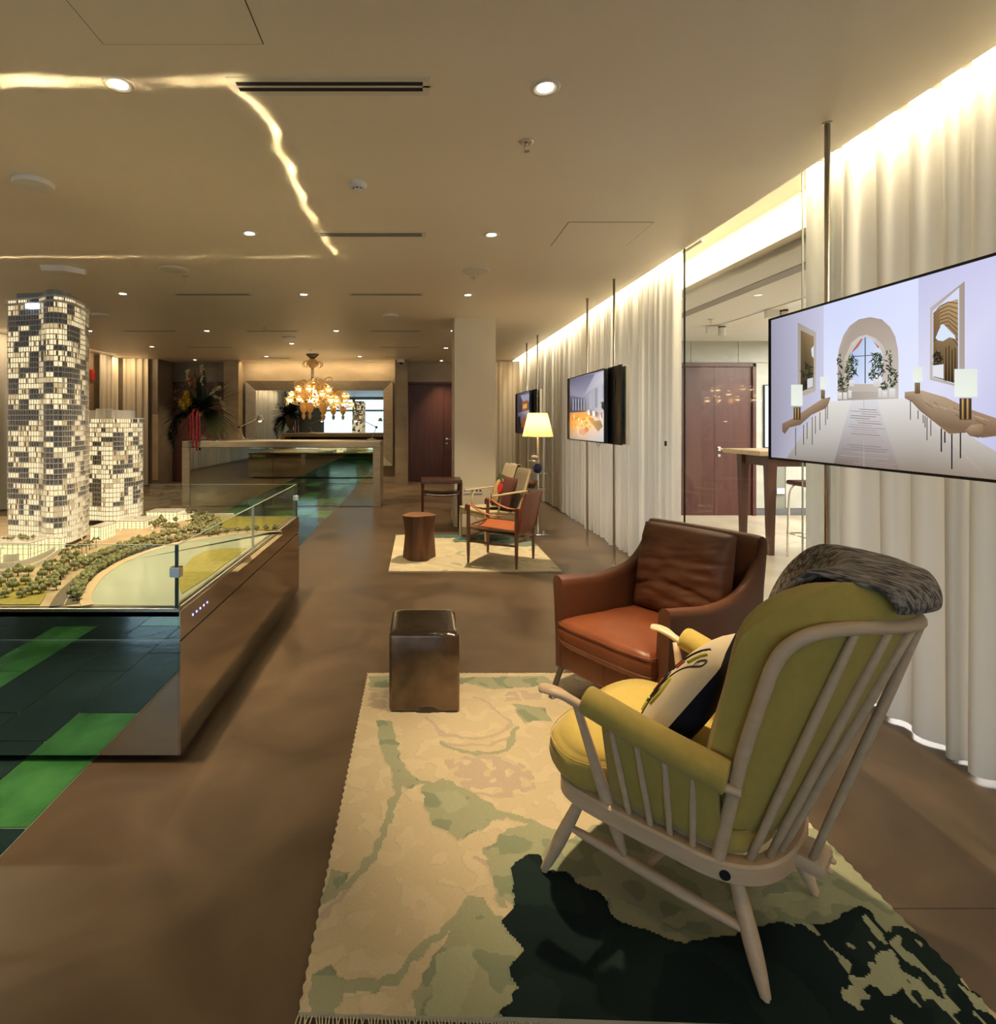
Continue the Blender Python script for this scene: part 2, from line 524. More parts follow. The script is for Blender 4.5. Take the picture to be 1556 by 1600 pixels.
# ---- window wall behind the viewer (seen in the mirrors)
w = MB(); w.box(-7.2, -5.6, -5.9, -5.6, 0, CEIL); w.box(1.6, 7.2, -5.9, -5.6, 0, CEIL); w.box(-5.6, 1.6, -5.9, -5.6, 2.80, CEIL); w.box(-5.6, 1.6, -5.9, -5.6, 0, 0.08)
struct(w, 'wall_front', M_conc)
M_alu = mat('grey_aluminium', (0.24, 0.27, 0.29), 0.4, metal=0.6)
M_pane = mat_glass('clear_pane', (0.62, 0.72, 0.78))
k = 1
for x0 in (-5.6, -3.8, -2.0, -0.2):
    r = thing('window_%d' % k, None, None); r['kind'] = 'structure'; k += 1
    f = MB()
    f.box(x0, x0 + 0.07, -5.83, -5.68, 0.08, 2.8); f.box(x0 + 1.73, x0 + 1.8, -5.83, -5.68, 0.08, 2.8)
    f.box(x0, x0 + 1.8, -5.83, -5.68, 0.08, 0.15); f.box(x0, x0 + 1.8, -5.83, -5.68, 2.05, 2.15); f.box(x0, x0 + 1.8, -5.83, -5.68, 2.73, 2.8)
    f.build('window_frame', M_alu, r)
    for (z0, z1) in ((0.15, 2.05), (2.15, 2.73)):
        f = MB(); f.box(x0 + 0.07, x0 + 1.73, -5.765, -5.755, z0, z1); f.build('pane', M_pane, r)

# ---- room beyond the glass on the right
w = MB(); w.box(2.72, 7.2, 8.55, 8.8, 0, 2.95); wall_side = struct(w, 'wall_side_back', mat('concrete_joint', (0.22, 0.22, 0.19), 0.8))
for i in range(6):                                                   # cast concrete panels with open joints
    x0 = 2.74 + i * 0.735
    if i not in (2, 3):
        q = MB(); q.box(x0 + 0.004, x0 + 0.731, 8.535, 8.56, 0.11, 1.20); q.build('panel', M_conc2, wall_side)
        q = MB(); q.box(x0 + 0.004, x0 + 0.731, 8.535, 8.56, 1.208, 2.36); q.build('panel', M_conc2, wall_side)
    q = MB(); q.box(x0 + 0.004, x0 + 0.731, 8.535, 8.56, 2.368, 2.70); q.build('panel', M_conc2, wall_side)
double_door('door_3', 3.98, 5.13, 8.50, 2.30)
q = MB(); q.box(2.74, 7.1, 8.52, 8.55, 0, 0.10)
struct(q, 'baseboard_side', mat('grey_skirting', (0.13, 0.13, 0.14), 0.5))
q = MB(); q.box(5.195, 5.42, 8.525, 8.54, 0.11, 2.36); q.build('panel', M_conc2, wall_side)
w = MB(); w.box(7.1, 7.3, -5.9, 8.8, 0, 2.95); struct(w, 'wall_side_right', M_conc2)
w = MB(); w.box(2.72, 7.2, -5.9, 8.6, 2.70, 2.80); side_ceiling = struct(w, 'ceiling_side', M_sideceil)
q = MB()
q.box(3.02, 3.16, -1.0, 8.3, 2.695, 2.705)
q.build('air_slot', mat('slot_grey', (0.30, 0.28, 0.25), 0.6), side_ceiling)
w = MB(); w.box(2.62, 7.1, -5.6, 8.5, 0.0, 0.004); struct(w, 'floor_side', M_sidefloor)
w = MB(); w.box(2.60, 2.72, 8.55, 13.5, 0, 2.9); struct(w, 'wall_right', M_conc)

# frameless glass wall between the rooms: each pane an own piece
M_gl = mat_glass('partition_glass', (0.97, 0.985, 0.975), 0.9)
M_edge = mat('green_glass_edge', (0.02, 0.06, 0.05), 0.15)
gp = thing('window_5', None, None); gp['kind'] = 'structure'
for a, b in ((3.152, 4.548), (2.90, 3.146)):
    q = MB(); q.box(2.188, 2.198, a, b, 0.012, CEIL - 0.002); q.build('glass_pane', M_gl, gp)
q = MB(); q.box(2.187, 2.199, 4.548, 4.556, 0.012, CEIL - 0.002); q.build('pane_edge', M_edge, gp)
q = MB(); q.box(2.189, 2.197, 3.1465, 3.1515, 0.012, CEIL - 0.002); q.build('pane_joint', mat('clear_seal', (0.75, 0.76, 0.70), 0.3), gp)
q = MB(); q.box(2.18, 2.206, 2.90, 4.556, 0, 0.012); q.build('floor_channel', M_steel, gp)
q = MB(); q.box(2.205, 2.225, 4.30, 4.62, CEIL - 0.02, CEIL - 0.006); q.build('hanger_rail', M_white, gp)

# ---- curtains
def curtain(name, p0, p1, z0, z1, label, m, amp=0.05, wave=0.13, seed=1, flare=0.02, lean=None, nz=9, crisp=0.20, group=None, cat='curtain'):
    rnd = random.Random(seed)
    a = Vector((p0[0], p0[1], 0)); b = Vector((p1[0], p1[1], 0))
    L = (b - a).length
    t = (b - a) / L
    n = Vector((-t.y, t.x, 0))
    # irregular folds: list of fold centres
    ks = [0.0]
    while ks[-1] < L: ks.append(ks[-1] + wave * rnd.uniform(0.65, 1.35))
    sc = L / ks[-1]; ks = [q * sc for q in ks]
    am = [amp * rnd.uniform(0.45, 1.0) * (1 if i % 2 else -1) for i in range(len(ks))]
    am2 = [v * rnd.uniform(0.5, 1.35) for v in am]
    sh = [rnd.uniform(-0.3, 0.3) * wave for _ in ks]; sh[0] = 0; sh[-1] = 0
    SEG = 6; HEM = 0.075
    pts = []
    for i in range(len(ks) - 1):
        for k in range(SEG): pts.append((i, k / SEG))
    pts.append((len(ks) - 2, 1.0))
    def fn(u, v):
        idx = min(int(round(u * (len(pts) - 1))), len(pts) - 1)
        i, w_ = pts[idx]
        s = 0.5 - 0.5 * math.cos(PI * w_)
        A0 = lerp(am[i], am[i + 1], s); A1 = lerp(am2[i], am2[i + 1], s)
        q = lerp(ks[i], ks[i + 1], w_) + (1 - v) * lerp(sh[i], sh[i + 1], w_) + crisp * wave * math.sin(2 * PI * w_) * (0.4 + 0.6 * v)
        off = lerp(A1 * (1 + flare * 10), A0, v)
        zz = lerp(z0 + HEM, z1, v)
        p = a + t * q + n * off
        return (p.x, p.y, zz)
    mb = MB(); mb.grid(fn, len(pts), nz)
    # stitched hem
    o = mb.build(name, m, smooth=True)
    tag(o, label, cat, group)
    h = MB()
    def fh(u, v):
        p = Vector(fn(u, 0.0))
        return (p.x, p.y, lerp(z0 + 0.004 * math.sin(u * 60), p.z, v))
    h.grid(fh, len(pts), 2)
    h.build('hem', m, o, smooth=True)
    return o
curtain('sheer_curtain', (2.285, 4.86), (2.285, 7.6), 0.012, 2.95, 'long white sheer curtain behind the middle wall screen, left of the glass opening', M_sheer, 0.045, 0.065, 3, group='sheer curtains along the glass wall')
curtain('sheer_curtain', (2.30, 7.62), (2.30, 12.5), 0.012, 2.95, 'white sheer curtain farthest from the viewer, behind the floor lamp and the smallest screen', M_sheer, 0.05, 0.09, 4, group='sheer curtains along the glass wall')
curtain('sheer_curtain', (2.30, -1.2), (2.30, 3.23), 0.012, 2.95, 'white sheer curtain nearest the viewer, behind the large hallway screen and the yellow chair', M_sheer, 0.055, 0.085, 11, group='sheer curtains along the glass wall')
curtain('drape', (1.72, 12.95), (2.42, 12.95), 0.02, CEIL - 0.01, 'narrow taupe drape hanging right of the white column at the far end', M_drape, 0.035, 0.09, 5)
curtain('drape', (-6.64, 12.36), (-6.12, 12.44), 0.02, CEIL - 0.01, 'pale drape in the far left corner beside the dark return wall', M_drape, 0.035, 0.10, 6)
curtain('drape', (-6.70, 11.52), (-6.72, 12.26), 0.02, CEIL - 0.01, 'short lit drape turning the far left corner behind the shorter model tower', mat_cloth('cream_drape', (0.66, 0.60, 0.50), 0.1), 0.035, 0.10, 8)
curtain('drape', (-6.75, -4.5), (-6.75, 10.3), 0.02, CEIL - 0.01, 'long pale curtain covering the left wall behind the tall model tower', mat_cloth('pale_drape', (0.66, 0.64, 0.58), 0.1), 0.05, 0.16, 9)
# ================================================================== rugs
M_rug = mat_attr('rug_pile', 0.95, 0, bump=0.35, bscale=450, sheen=0.3)
def pip(x, y, poly):
    c = False; j = len(poly) - 1
    for i in range(len(poly)):
        xi, yi = poly[i]; xj, yj = poly[j]
        if (yi > y) != (yj > y) and x < (xj - xi) * (y - yi) / (yj - yi) + xi: c = not c
        j = i
    return c
def near_line(x, y, pts):
    best = 9
    for (a, b), (c, d) in zip(pts[:-1], pts[1:]):
        L2 = (c - a) ** 2 + (d - b) ** 2
        t = max(0, min(1, ((x - a) * (c - a) + (y - b) * (d - b)) / L2)) if L2 else 0
        best = min(best, math.hypot(x - a - t * (c - a), y - b - t * (d - b)))
    return best
CREAM = (0.54, 0.445, 0.29); CREAM2 = (0.58, 0.48, 0.32); ROSE = (0.46, 0.37, 0.275); SAGE = (0.33, 0.335, 0.215); SAGE2 = (0.235, 0.265, 0.175)
MINT = (0.36, 0.37, 0.24); DEEP = (0.0055, 0.014, 0.014); DEEP2 = (0.010, 0.022, 0.019)

def P(*a): return [floor_pt(x, y) for (x, y) in a]
# outlines of the dyed areas, as ground positions
dark_poly = P((790, 1600), (775, 1590), (800, 1540), (790, 1525), (812, 1480), (780, 1445), (806, 1420), (796, 1365), (826, 1338), (850, 1340), (848, 1368), (885, 1360), (905, 1385), (940, 1405), (965, 1430), (1000, 1450), (1030, 1462), (1080, 1468), (1120, 1462), (1160, 1450), (1180, 1440), (1210, 1432), (1250, 1440), (1290, 1425), (1330, 1412), (1352, 1420), (1370, 1445), (1400, 1440), (1470, 1500), (1556, 1590), (1700, 1700), (1500, 1720), (760, 1700))
mint_isle = P((1310, 1515), (1350, 1500), (1372, 1470), (1385, 1450), (1400, 1480), (1425, 1530), (1440, 1545), (1420, 1560), (1390, 1530), (1350, 1540), (1335, 1570), (1312, 1570))
sage_blobs = [
    P((655, 1600), (640, 1560), (670, 1520), (700, 1480), (712, 1440), (738, 1410), (760, 1405), (775, 1440), (830, 1430), (842, 1480), (820, 1525), (830, 1560), (800, 1600)),
    P((660, 1235), (690, 1220), (730, 1235), (770, 1262), (790, 1280), (760, 1300), (720, 1320), (690, 1300), (665, 1270)),
    P((778, 1400), (760, 1350), (756, 1330), (790, 1305), (830, 1290), (880, 1300), (905, 1330), (1000, 1360), (850, 1385), (836, 1370), (820, 1400), (830, 1440)),
    P((585, 1132), (612, 1130), (622, 1170), (628, 1205), (660, 1228), (640, 1240), (615, 1230), (600, 1180)),
    P((905, 1385), (880, 1340), (900, 1300), (960, 1280), (1010, 1265), (1050, 1330), (1100, 1360), (1170, 1360), (1230, 1330), (1300, 1320), (1340, 1345), (1440, 1480), (1352, 1460), (1290, 1465), (1180, 1480), (1120, 1500), (1030, 1500), (965, 1470), (880, 1400)),
    P((495, 1530), (520, 1515), (530, 1540), (600, 1545), (590, 1570), (540, 1570), (525, 1600), (495, 1600)),
    P((512, 1365), (545, 1370), (525, 1400), (505, 1410)),
    P((575, 1060), (740, 1062), (750, 1072), (580, 1078)),
    P((800, 1105), (855, 1108), (860, 1130), (815, 1132)),
    P((715, 1062), (850, 1060), (870, 1070), (800, 1082), (740, 1075)),
    P((1240, 1290), (1262, 1288), (1400, 1430), (1380, 1440)),
]
mint_blobs = [
    P((690, 1500), (740, 1480), (745, 1520), (720, 1560), (715, 1600), (670, 1600)),
    P((680, 1240), (720, 1240), (730, 1265), (700, 1275)),
    P((1000, 1430), (960, 1405), (1040, 1440), (1160, 1420), (1250, 1400), (1230, 1390), (1120, 1410)),
]
rose_blobs = [P((690, 1190), (760, 1180), (820, 1200), (840, 1235), (800, 1250), (740, 1245)), P((960, 1290), (1010, 1280), (1060, 1330), (1050, 1365), (990, 1350)),
              P((574, 1080), (606, 1082), (606, 1112), (575, 1108)), P((790, 1085), (850, 1085), (840, 1100), (790, 1100))]
rose_lines = [P((668, 1125), (690, 1150), (740, 1158), (785, 1150), (795, 1130), (770, 1105), (740, 1092)), P((690, 1165), (760, 1168), (800, 1160)), P((745, 1345), (775, 1360), (778, 1410)), P((505, 1440), (540, 1400), (560, 1375))]
sage_lines = [P((626, 1210), (612, 1270), (600, 1310), (580, 1345), (555, 1380), (520, 1400), (500, 1420)), P((690, 1167), (740, 1180), (790, 1178), (805, 1160), (803, 1140)),
              P((640, 1225), (700, 1230), (760, 1262), (800, 1280), (830, 1290), (870, 1310)), P((600, 1545), (650, 1500), (690, 1470), (720, 1430), (740, 1408)), P((760, 1330), (778, 1380), (785, 1420))]

def rug1_col(x, y):
    n1 = mnoise.noise((x * 9, y * 9, 0)) * 0.022 + mnoise.noise((x * 28, y * 28, 3)) * 0.012
    n2 = mnoise.noise((x * 9, y * 9, 7)) * 0.022 + mnoise.noise((x * 28, y * 28, 9)) * 0.012
    a, b = x + n1, y + n2
    # stepped edge of knotted wool
    if pip(a, b, dark_poly):
        if (pip(a, b, mint_isle) and mnoise.noise((a * 34, b * 20, 12)) > -0.22) or (mnoise.noise((a * 30, b * 14, 2)) > 0.28 and a > 0.95 and b < 1.62 and a - (1.7 - b) * 0.2 > 1.02): return MINT, 0.004
        return (DEEP2 if mnoise.noise((a * 5, b * 5, 4)) > 0.15 else DEEP), 0.006
    for p in mint_blobs:
        if pip(a, b, p): return MINT, 0.002
    for p in sage_blobs:
        if pip(a, b, p):
            return (SAGE2 if mnoise.noise((a * 12, b * 12, 5)) > 0.12 else SAGE), 0.003
    for p in sage_lines:
        if near_line(a, b, p) < 0.013: return SAGE, 0.002
    for p in rose_blobs:
        if pip(a, b, p) and mnoise.noise((a * 22, b * 22, 6)) > -0.12: return ROSE, 0.001
    for p in rose_lines:
        if near_line(a, b, p) < 0.010: return ROSE, 0.001
    return (CREAM2 if mnoise.noise((a * 14, b * 14, 8)) > 0.1 else CREAM), (0.002 if mnoise.noise((a * 14, b * 14, 8)) > 0.1 else 0.0)
def rug2_col(x, y):
    a = x + mnoise.noise((x * 7, y * 7, 0)) * 0.05; b = y + mnoise.noise((x * 7, y * 7, 5)) * 0.05
    if b > 6.80 and a > 0.12: return (0.10, 0.17, 0.15), 0.003
    if b > 6.55 and 0.42 < a < 1.1: return ((0.05, 0.10, 0.09) if mnoise.noise((a * 6, b * 6, 1)) > 0 else (0.15, 0.22, 0.18)), 0.003
    if b > 6.35 and 0.85 < a: return (0.22, 0.27, 0.22), 0.002
    n = mnoise.noise((a * 6, b * 6, 3))
    if n > 0.38: return (0.42, 0.42, 0.30), 0.001
    return ((0.66, 0.58, 0.40) if n > 0 else (0.60, 0.52, 0.35)), 0.0

def rug(name, x0, x1, y0, y1, cell, fn, label, skew=0.0):
    nx = int((x1 - x0) / cell); ny = int((y1 - y0) / cell)
    H = 0.012
    vs = []; fs = []; cols = []; hs = {}
    cc = [[fn(x0 + (i + 0.5) * cell, y0 + (j + 0.5) * cell) for i in range(nx)] for j in range(ny)]
    for j in range(ny + 1):
        for i in range(nx + 1):
            h = cc[min(j, ny - 1)][min(i, nx - 1)][1]
            vs.append((x0 + i * cell + (0.003 * math.sin(j * 0.9) if i in (0, nx) else 0), y0 + j * cell - skew * (i * cell - 0.25) * (1 - j / ny), H + h))
    for j in range(ny):
        for i in range(nx):
            a = j * (nx + 1) + i
            fs.append((a, a + 1, a + nx + 2, a + nx + 1))
            c = cc[j][i][0]; q = 1 + 0.06 * (random.random() - 0.5)
            cols.append((c[0] * q, c[1] * q, c[2] * q, 1))
    # border down to the floor
    n0 = len(vs)
    ring = [i for i in range(nx + 1)] + [(nx + 1) * (j + 1) + nx for j in range(ny)] + [(nx + 1) * ny + i for i in reversed(range(nx))] + [(nx + 1) * j for j in reversed(range(1, ny))]
    for r in ring: vs.append((vs[r][0], vs[r][1], 0.001))
    for k in range(len(ring)):
        k2 = (k + 1) % len(ring)
        fs.append((ring[k2], ring[k], n0 + k, n0 + k2)); cols.append((0.5, 0.42, 0.28, 1))
    me = bpy.data.meshes.new('pile'); me.from_pydata(vs, [], fs)
    at = me.attributes.new('Col', 'FLOAT_COLOR', 'FACE')
    at.data.foreach_set('color', [q for c in cols for q in c])
    me.materials.append(M_rug)
    r = thing(name, label, 'rug', ((x0 + x1) / 2, (y0 + y1) / 2, 0))
    o = bpy.data.objects.new('pile', me); COL.objects.link(o); o.parent = r; o.location = (-(x0 + x1) / 2, -(y0 + y1) / 2, 0)
    fr = MB(); rnd = random.Random(3)
    cx, cy = (x0 + x1) / 2, (y0 + y1) / 2
    for yy, s in ((y0 - cy, -1), (y1 - cy, 1)):
        k = x0 - cx
        while k < x1 - cx:
            d = rnd.uniform(-0.008, 0.008)
            yk = yy - (skew * (k + cx - x0 - 0.25) if s < 0 else 0)
            fr.tube([(k, yk, 0.006), (k + d * 0.5, yk + s * 0.012, 0.007), (k + d, yk + s * rnd.uniform(0.018, 0.028), 0.003)], 0.0017, 4)
            k += 0.0085
    fo = fr.build('fringe', mat('fringe_cotton', (0.62, 0.53, 0.36), 0.9), r); fo['kind'] = 'stuff'
    return r
rug('patterned_rug', -0.294, 1.396, 1.332, 3.147, 0.0052, rug1_col, 'large wool rug in cream, sage and near-black green under the yellow chair', 0.03)
rug('pale_rug', -0.296, 1.372, 5.30, 7.01, 0.012, rug2_col, 'smaller cream rug with teal far edge under the log stool and safari chair')

# ================================================================== yellow spindle-back armchair
M_beech = mat('pale_beech', (0.66, 0.47, 0.30), 0.42, c2=(0.72, 0.53, 0.35), scale=6, stretch=(1, 1, 8), detail=5, spec=0.4)
M_yel = mat('mustard_wool', (0.49, 0.36, 0.085), 0.85, c2=(0.52, 0.385, 0.095), scale=40, bump=0.12, bscale=700, bdist=0.002, sheen=0.25, spec=0.2)
RT = 0.014
chair = thing('spindle_armchair', 'mustard yellow cushioned armchair with pale beech spindle back, standing on the patterned rug', 'armchair', (0.68, 1.907, 0), math.atan2(0.668, 0.744))
def rail_pt(a):
    """closed seat hoop, a in 0..1: front middle, near side, rear, far side"""
    pts = [(0, 0.035), (-0.18, 0.033), (-0.262, 0.015), (-0.298, -0.035), (-0.285, -0.17), (-0.262, -0.30), (-0.240, -0.40), (-0.190, -0.470), (-0.11, -0.508), (0, -0.520)]
    full = pts + [(-x, y) for (x, y) in reversed(pts[1:-1])]
    return full
ring = rail_pt(0)
ringv = [V(x, y, 0.322 + (y + 0.035 - 0.035) * 0.075) for x, y in ring]
sm = spline(ringv + [ringv[0]], 5)[:-1]
mb = MB()
n = len(sm)
for i, p in enumerate(sm):
    t = (sm[(i + 1) % n] - sm[i - 1]).normalized(); nr = V(t.y, -t.x, 0).normalized()
    for (du, dz) in ((-0.020, -0.022), (-0.014, -0.028), (0.020, -0.028), (0.026, -0.022), (0.026, 0.020), (0.020, 0.026), (-0.014, 0.026), (-0.020, 0.020)):
        mb.v.append(tuple(p + nr * du + V(0, 0, dz)))
for i in range(n):
    for k in range(8):
        mb.f.append((i * 8 + k, i * 8 + (k + 1) % 8, ((i + 1) % n) * 8 + (k + 1) % 8, ((i + 1) % n) * 8 + k)); mb.mi.append(0)
mb.build('seat_rail', M_beech, chair, smooth=True, angle=35)
q = MB(); q.lathe([(0.0135, 0), (0.0135, 0.0012)], 14, mtx=Matrix.Translation((-0.2515, -0.437, 0.285)) @ Matrix.Rotation(math.radians(28), 4, 'Z') @ Matrix.Rotation(-PI / 2, 4, 'Y'))
q.build('rail_plug', M_black, chair)
def turned(a, b, r0, rm, r1, n=12, k=9, nub=False):
    a, b = V(*a), V(*b)
    pts, rs = [], []
    for i in range(k):
        t = i / (k - 1)
        pts.append(a.lerp(b, t))
        rs.append(lerp(r0, rm, math.sin(t * PI / 2 / 0.62)) if t < 0.62 else lerp(rm, r1, ((t - 0.62) / 0.38) ** 1.6))
    m = MB(); m.tube(pts, rs, n)
    if nub: m.tube([b, b + (b - a).normalized() * 0.010], [r1 * 0.7, r1 * 0.55], n)
    return m
legs = {}
for s in (-1, 1):
    ft, ff = V(s * 0.262, -0.045, 0.315), V(s * 0.31, 0.076, RT + 0.008)
    rt, rf = V(s * 0.175, -0.425, 0.285), V(s * 0.23, -0.523, RT + 0.008)
    turned(ft, ff, 0.013, 0.0205, 0.012, nub=True).build('leg', M_beech, chair, smooth=True, angle=50)
    turned(rt, rf, 0.013, 0.0215, 0.013, nub=True).build('leg', M_beech, chair, smooth=True, angle=50)
    fa = ft.lerp(ff, 0.44); ra = rt.lerp(rf, 0.56)
    m = MB(); pts = [fa.lerp(ra, i / 10) for i in range(11)]
    m.tube(pts, [0.008 + 0.0085 * math.sin(PI * min(1, max(0, (i / 10)))) ** 0.6 for i in range(11)], 12)
    m.build('stretcher', M_beech, chair, smooth=True, angle=50)
    legs[s] = (fa, ra)
    # arm front post down to the stretcher
    m = MB()
    a = V(s * 0.342, -0.060, 0.612); b = fa.lerp(ra, 0.36) + V(0, 0, 0.006)
    pts = [a.lerp(b, i / 12) for i in range(13)]
    m.tube(pts, [0.0115, 0.0125, 0.0135, 0.0145, 0.0155, 0.017, 0.0185, 0.0195, 0.020, 0.0195, 0.018, 0.013, 0.008], 12)
    m.build('arm_post', M_beech, chair, smooth=True)
    # arm rail
    path = spline([(s * 0.372, 0.045, 0.634), (s * 0.366, 0.0, 0.637), (s * 0.350, -0.06, 0.622), (s * 0.335, -0.15, 0.596), (s * 0.312, -0.28, 0.560), (s * 0.282, -0.40, 0.532), (s * 0.262, -0.478, 0.518)], 4)
    m = MB()
    N = len(path)
    rs = []
    for i in range(N):
        t = i / (N - 1)
        wd = 0.026 if 0.04 < t < 0.2 else (0.016 if t > 0.3 else lerp(0.026, 0.016, max(0, (t - 0.2) / 0.1)))
        if t <= 0.04: wd = 0.014 + 0.3 * t
        if t > 0.94: wd = 0.012
        rs.append((wd, 0.0115))
    m.tube(path, rs, 12)
    m.build('arm_rail', M_beech, chair, smooth=True, angle=60)
    for (fb, lb, ftp, ltp, zt) in ((-0.199, 0.279, -0.163, 0.333, 0.592), (-0.256, 0.271, -0.232, 0.321, 0.573), (-0.303, 0.262, -0.304, 0.304, 0.555), (-0.357, 0.251, -0.372, 0.287, 0.538)):
        m = MB(); a = V(s * lb, fb, 0.318 + fb * 0.075); b = V(s * ltp, ftp, zt)
        m.tube([a.lerp(b, i / 6) for i in range(7)], [0.0075, 0.0085, 0.0092, 0.0095, 0.009, 0.008, 0.007], 10)
        m.build('arm_spindle', M_beech, chair, smooth=True)
    # padded arm sleeve with gathered ends
    path = spline([(s * 0.343, -0.088, 0.640), (s * 0.336, -0.14, 0.628), (s * 0.320, -0.24, 0.602), (s * 0.300, -0.34, 0.577), (s * 0.278, -0.425, 0.556), (s * 0.272, -0.452, 0.550)], 6)
    N = len(path); m = MB()
    rs = []
    for i in range(N):
        t = i / (N - 1)
        e = min(1, min(t, 1 - t) / 0.055)
        rs.append((0.012 + 0.036 * math.sqrt(max(0, 1 - (1 - e) ** 2)), 0.010 + 0.031 * math.sqrt(max(0, 1 - (1 - e) ** 2))))
    m.tube(path, rs, 18)
    m.build('arm_pad', M_yel, chair, smooth=True)
    # cushioned inner side panel
    m = MB()
    def fn(u, v, s=s):
        f = lerp(-0.135, -0.425, u); e = 0.016 * math.sin(PI * min(1, max(0, u))) ** 0.5 * math.sin(PI * v) ** 0.5
        l = lerp(lerp(0.262, 0.318, v), lerp(0.222, 0.27, v), u)
        return (s * l, f, lerp(0.335, 0.585 - (u * 0.055), v))
    a = MB(); a.grid(fn, 10, 8)
    a.build('side_pad', M_yel, chair, smooth=True, solid=0.034)
m = MB(); a = legs[-1][0].lerp(legs[-1][1], 0.47); b = legs[1][0].lerp(legs[1][1], 0.47)
m.tube([a.lerp(b, i / 8) for i in range(9)], [0.008, 0.012, 0.015, 0.0165, 0.017, 0.0165, 0.015, 0.012, 0.008], 12)
m.build('stretcher', M_beech, chair, smooth=True)
# back bow
half = [(-0.240, -0.412, 0.290), (-0.243, -0.438, 0.42), (-0.246, -0.475, 0.60), (-0.249, -0.517, 0.76), (-0.250, -0.543, 0.850), (-0.243, -0.572, 0.908), (-0.214, -0.622, 0.950), (-0.162, -0.690, 0.968), (-0.10, -0.742, 0.970), (0, -0.782, 0.968)]
bow = half + [(-x, y, z) for (x, y, z) in reversed(half[:-1])]
path = spline(bow, 6)
m = MB(); m.tube(path, [(0.0165, 0.0165)] * len(path), 14); m.build('back_bow', M_beech, chair, smooth=True)
def bow_top(l):
    best = min(path, key=lambda p: abs(p.x - l) + (0 if p.z > 0.88 else 9)); return best
for (lb, fb, lt) in ((-0.188, -0.470, -0.165), (-0.130, -0.500, -0.100), (-0.085, -0.514, -0.035), (0.188, -0.470, 0.165), (0.130, -0.500, 0.100), (0.085, -0.514, 0.035)):
    a = V(lb, fb, 0.30); b = bow_top(lt) + V(0, 0, -0.006)
    m = MB(); m.tube([a.lerp(b, i / 8) for i in range(9)], [0.009, 0.0098, 0.0106, 0.0112, 0.0116, 0.0114, 0.011, 0.010, 0.0088], 12)
    m.build('back_spindle', M_beech, chair, smooth=True)
m = MB(); m.rbox(-0.055, 0.055, -0.605, -0.500, 0.258, 0.300, 0.012, 2); m.build('tail_block', M_beech, chair, smooth=True, angle=40)
for s in (-1, 1):
    m = MB(); m.lathe([(0.007, 0), (0.008, 0.006), (0.005, 0.012)], 10, mtx=Matrix.Translation((s * 0.022, -0.604, 0.278)) @ Matrix.Rotation(PI / 2, 4, 'X'))
    m.build('dowel_end', M_beech, chair, smooth=True)
    a = V(s * 0.040, -0.575, 0.292); b = bow_top(s * -0.02) + V(s * 0.012, -0.004, -0.010)
    m = MB(); m.tube([a.lerp(b, i / 8) for i in range(9)], [0.009, 0.0098, 0.0106, 0.0112, 0.0116, 0.0114, 0.011, 0.010, 0.0088], 12)
    m.build('back_brace', M_beech, chair, smooth=True)
# seat cushion (deep, rounded, waisted seam)
def cushion(mb, outline, zb, zt, edge=0.06, nv=12, crown=0.02):
    """outline: closed list of (x, y); zb, zt functions of (x, y)"""
    cx = sum(p[0] for p in outline) / len(outline); cy = sum(p[1] for p in outline) / len(outline)
    n = len(outline)
    prof = []
    for k in range(5): prof.append((0.0 + k * 0.17, 0.0))            # underside
    for k in range(1, nv): 
        a = -PI / 2 + PI * k / nv
        prof.append((1 - edge + edge * math.cos(a), (math.sin(a) + 1) / 2))
    for k in range(6): prof.append((0.90 - k * 0.18, 1.0))
    base = len(mb.v)
    for (r, h) in prof:
        for (x, y) in outline:
            px, py = cx + (x - cx) * r, cy + (y - cy) * r
            z = lerp(zb(px, py), zt(px, py), h) + (crown * (1 - r * r) if h == 1.0 else 0)
            mb.v.append((px, py, z))
    for j in range(len(prof) - 1):
        for i in range(n):
            mb.f.append((base + j * n + i, base + j * n + (i + 1) % n, base + (j + 1) * n + (i + 1) % n, base + (j + 1) * n + i)); mb.mi.append(mb.cur)
    return mb
out = [(p.x, p.y) for p in spline([(0, 0.118), (-0.17, 0.112), (-0.285, 0.075), (-0.335, -0.01), (-0.318, -0.075), (-0.268, -0.15), (-0.247, -0.30), (-0.236, -0.435), (-0.14, -0.492), (0, -0.503), (0.14, -0.492), (0.236, -0.435), (0.247, -0.30), (0.268, -0.15), (0.318, -0.075), (0.335, -0.01), (0.285, 0.075), (0.17, 0.112), (0, 0.118)], 4)[:-1]]
m = MB(); cushion(m, out, lambda x, y: 0.342 + y * 0.07, lambda x, y: 0.452 + y * 0.12, 0.13, 12, 0.022)
sc_ = m.build('seat_cushion', M_yel, chair, smooth=True)
pp = [V(x, y, 0.4365 + y * 0.11) for (x, y) in [(lerp(0, x, 0.985), lerp(-0.17, y, 0.985)) for (x, y) in out]]
m = MB(); m.tube(pp, 0.0022, 5, closed=True); m.build('piping', M_yel, sc_, smooth=True)
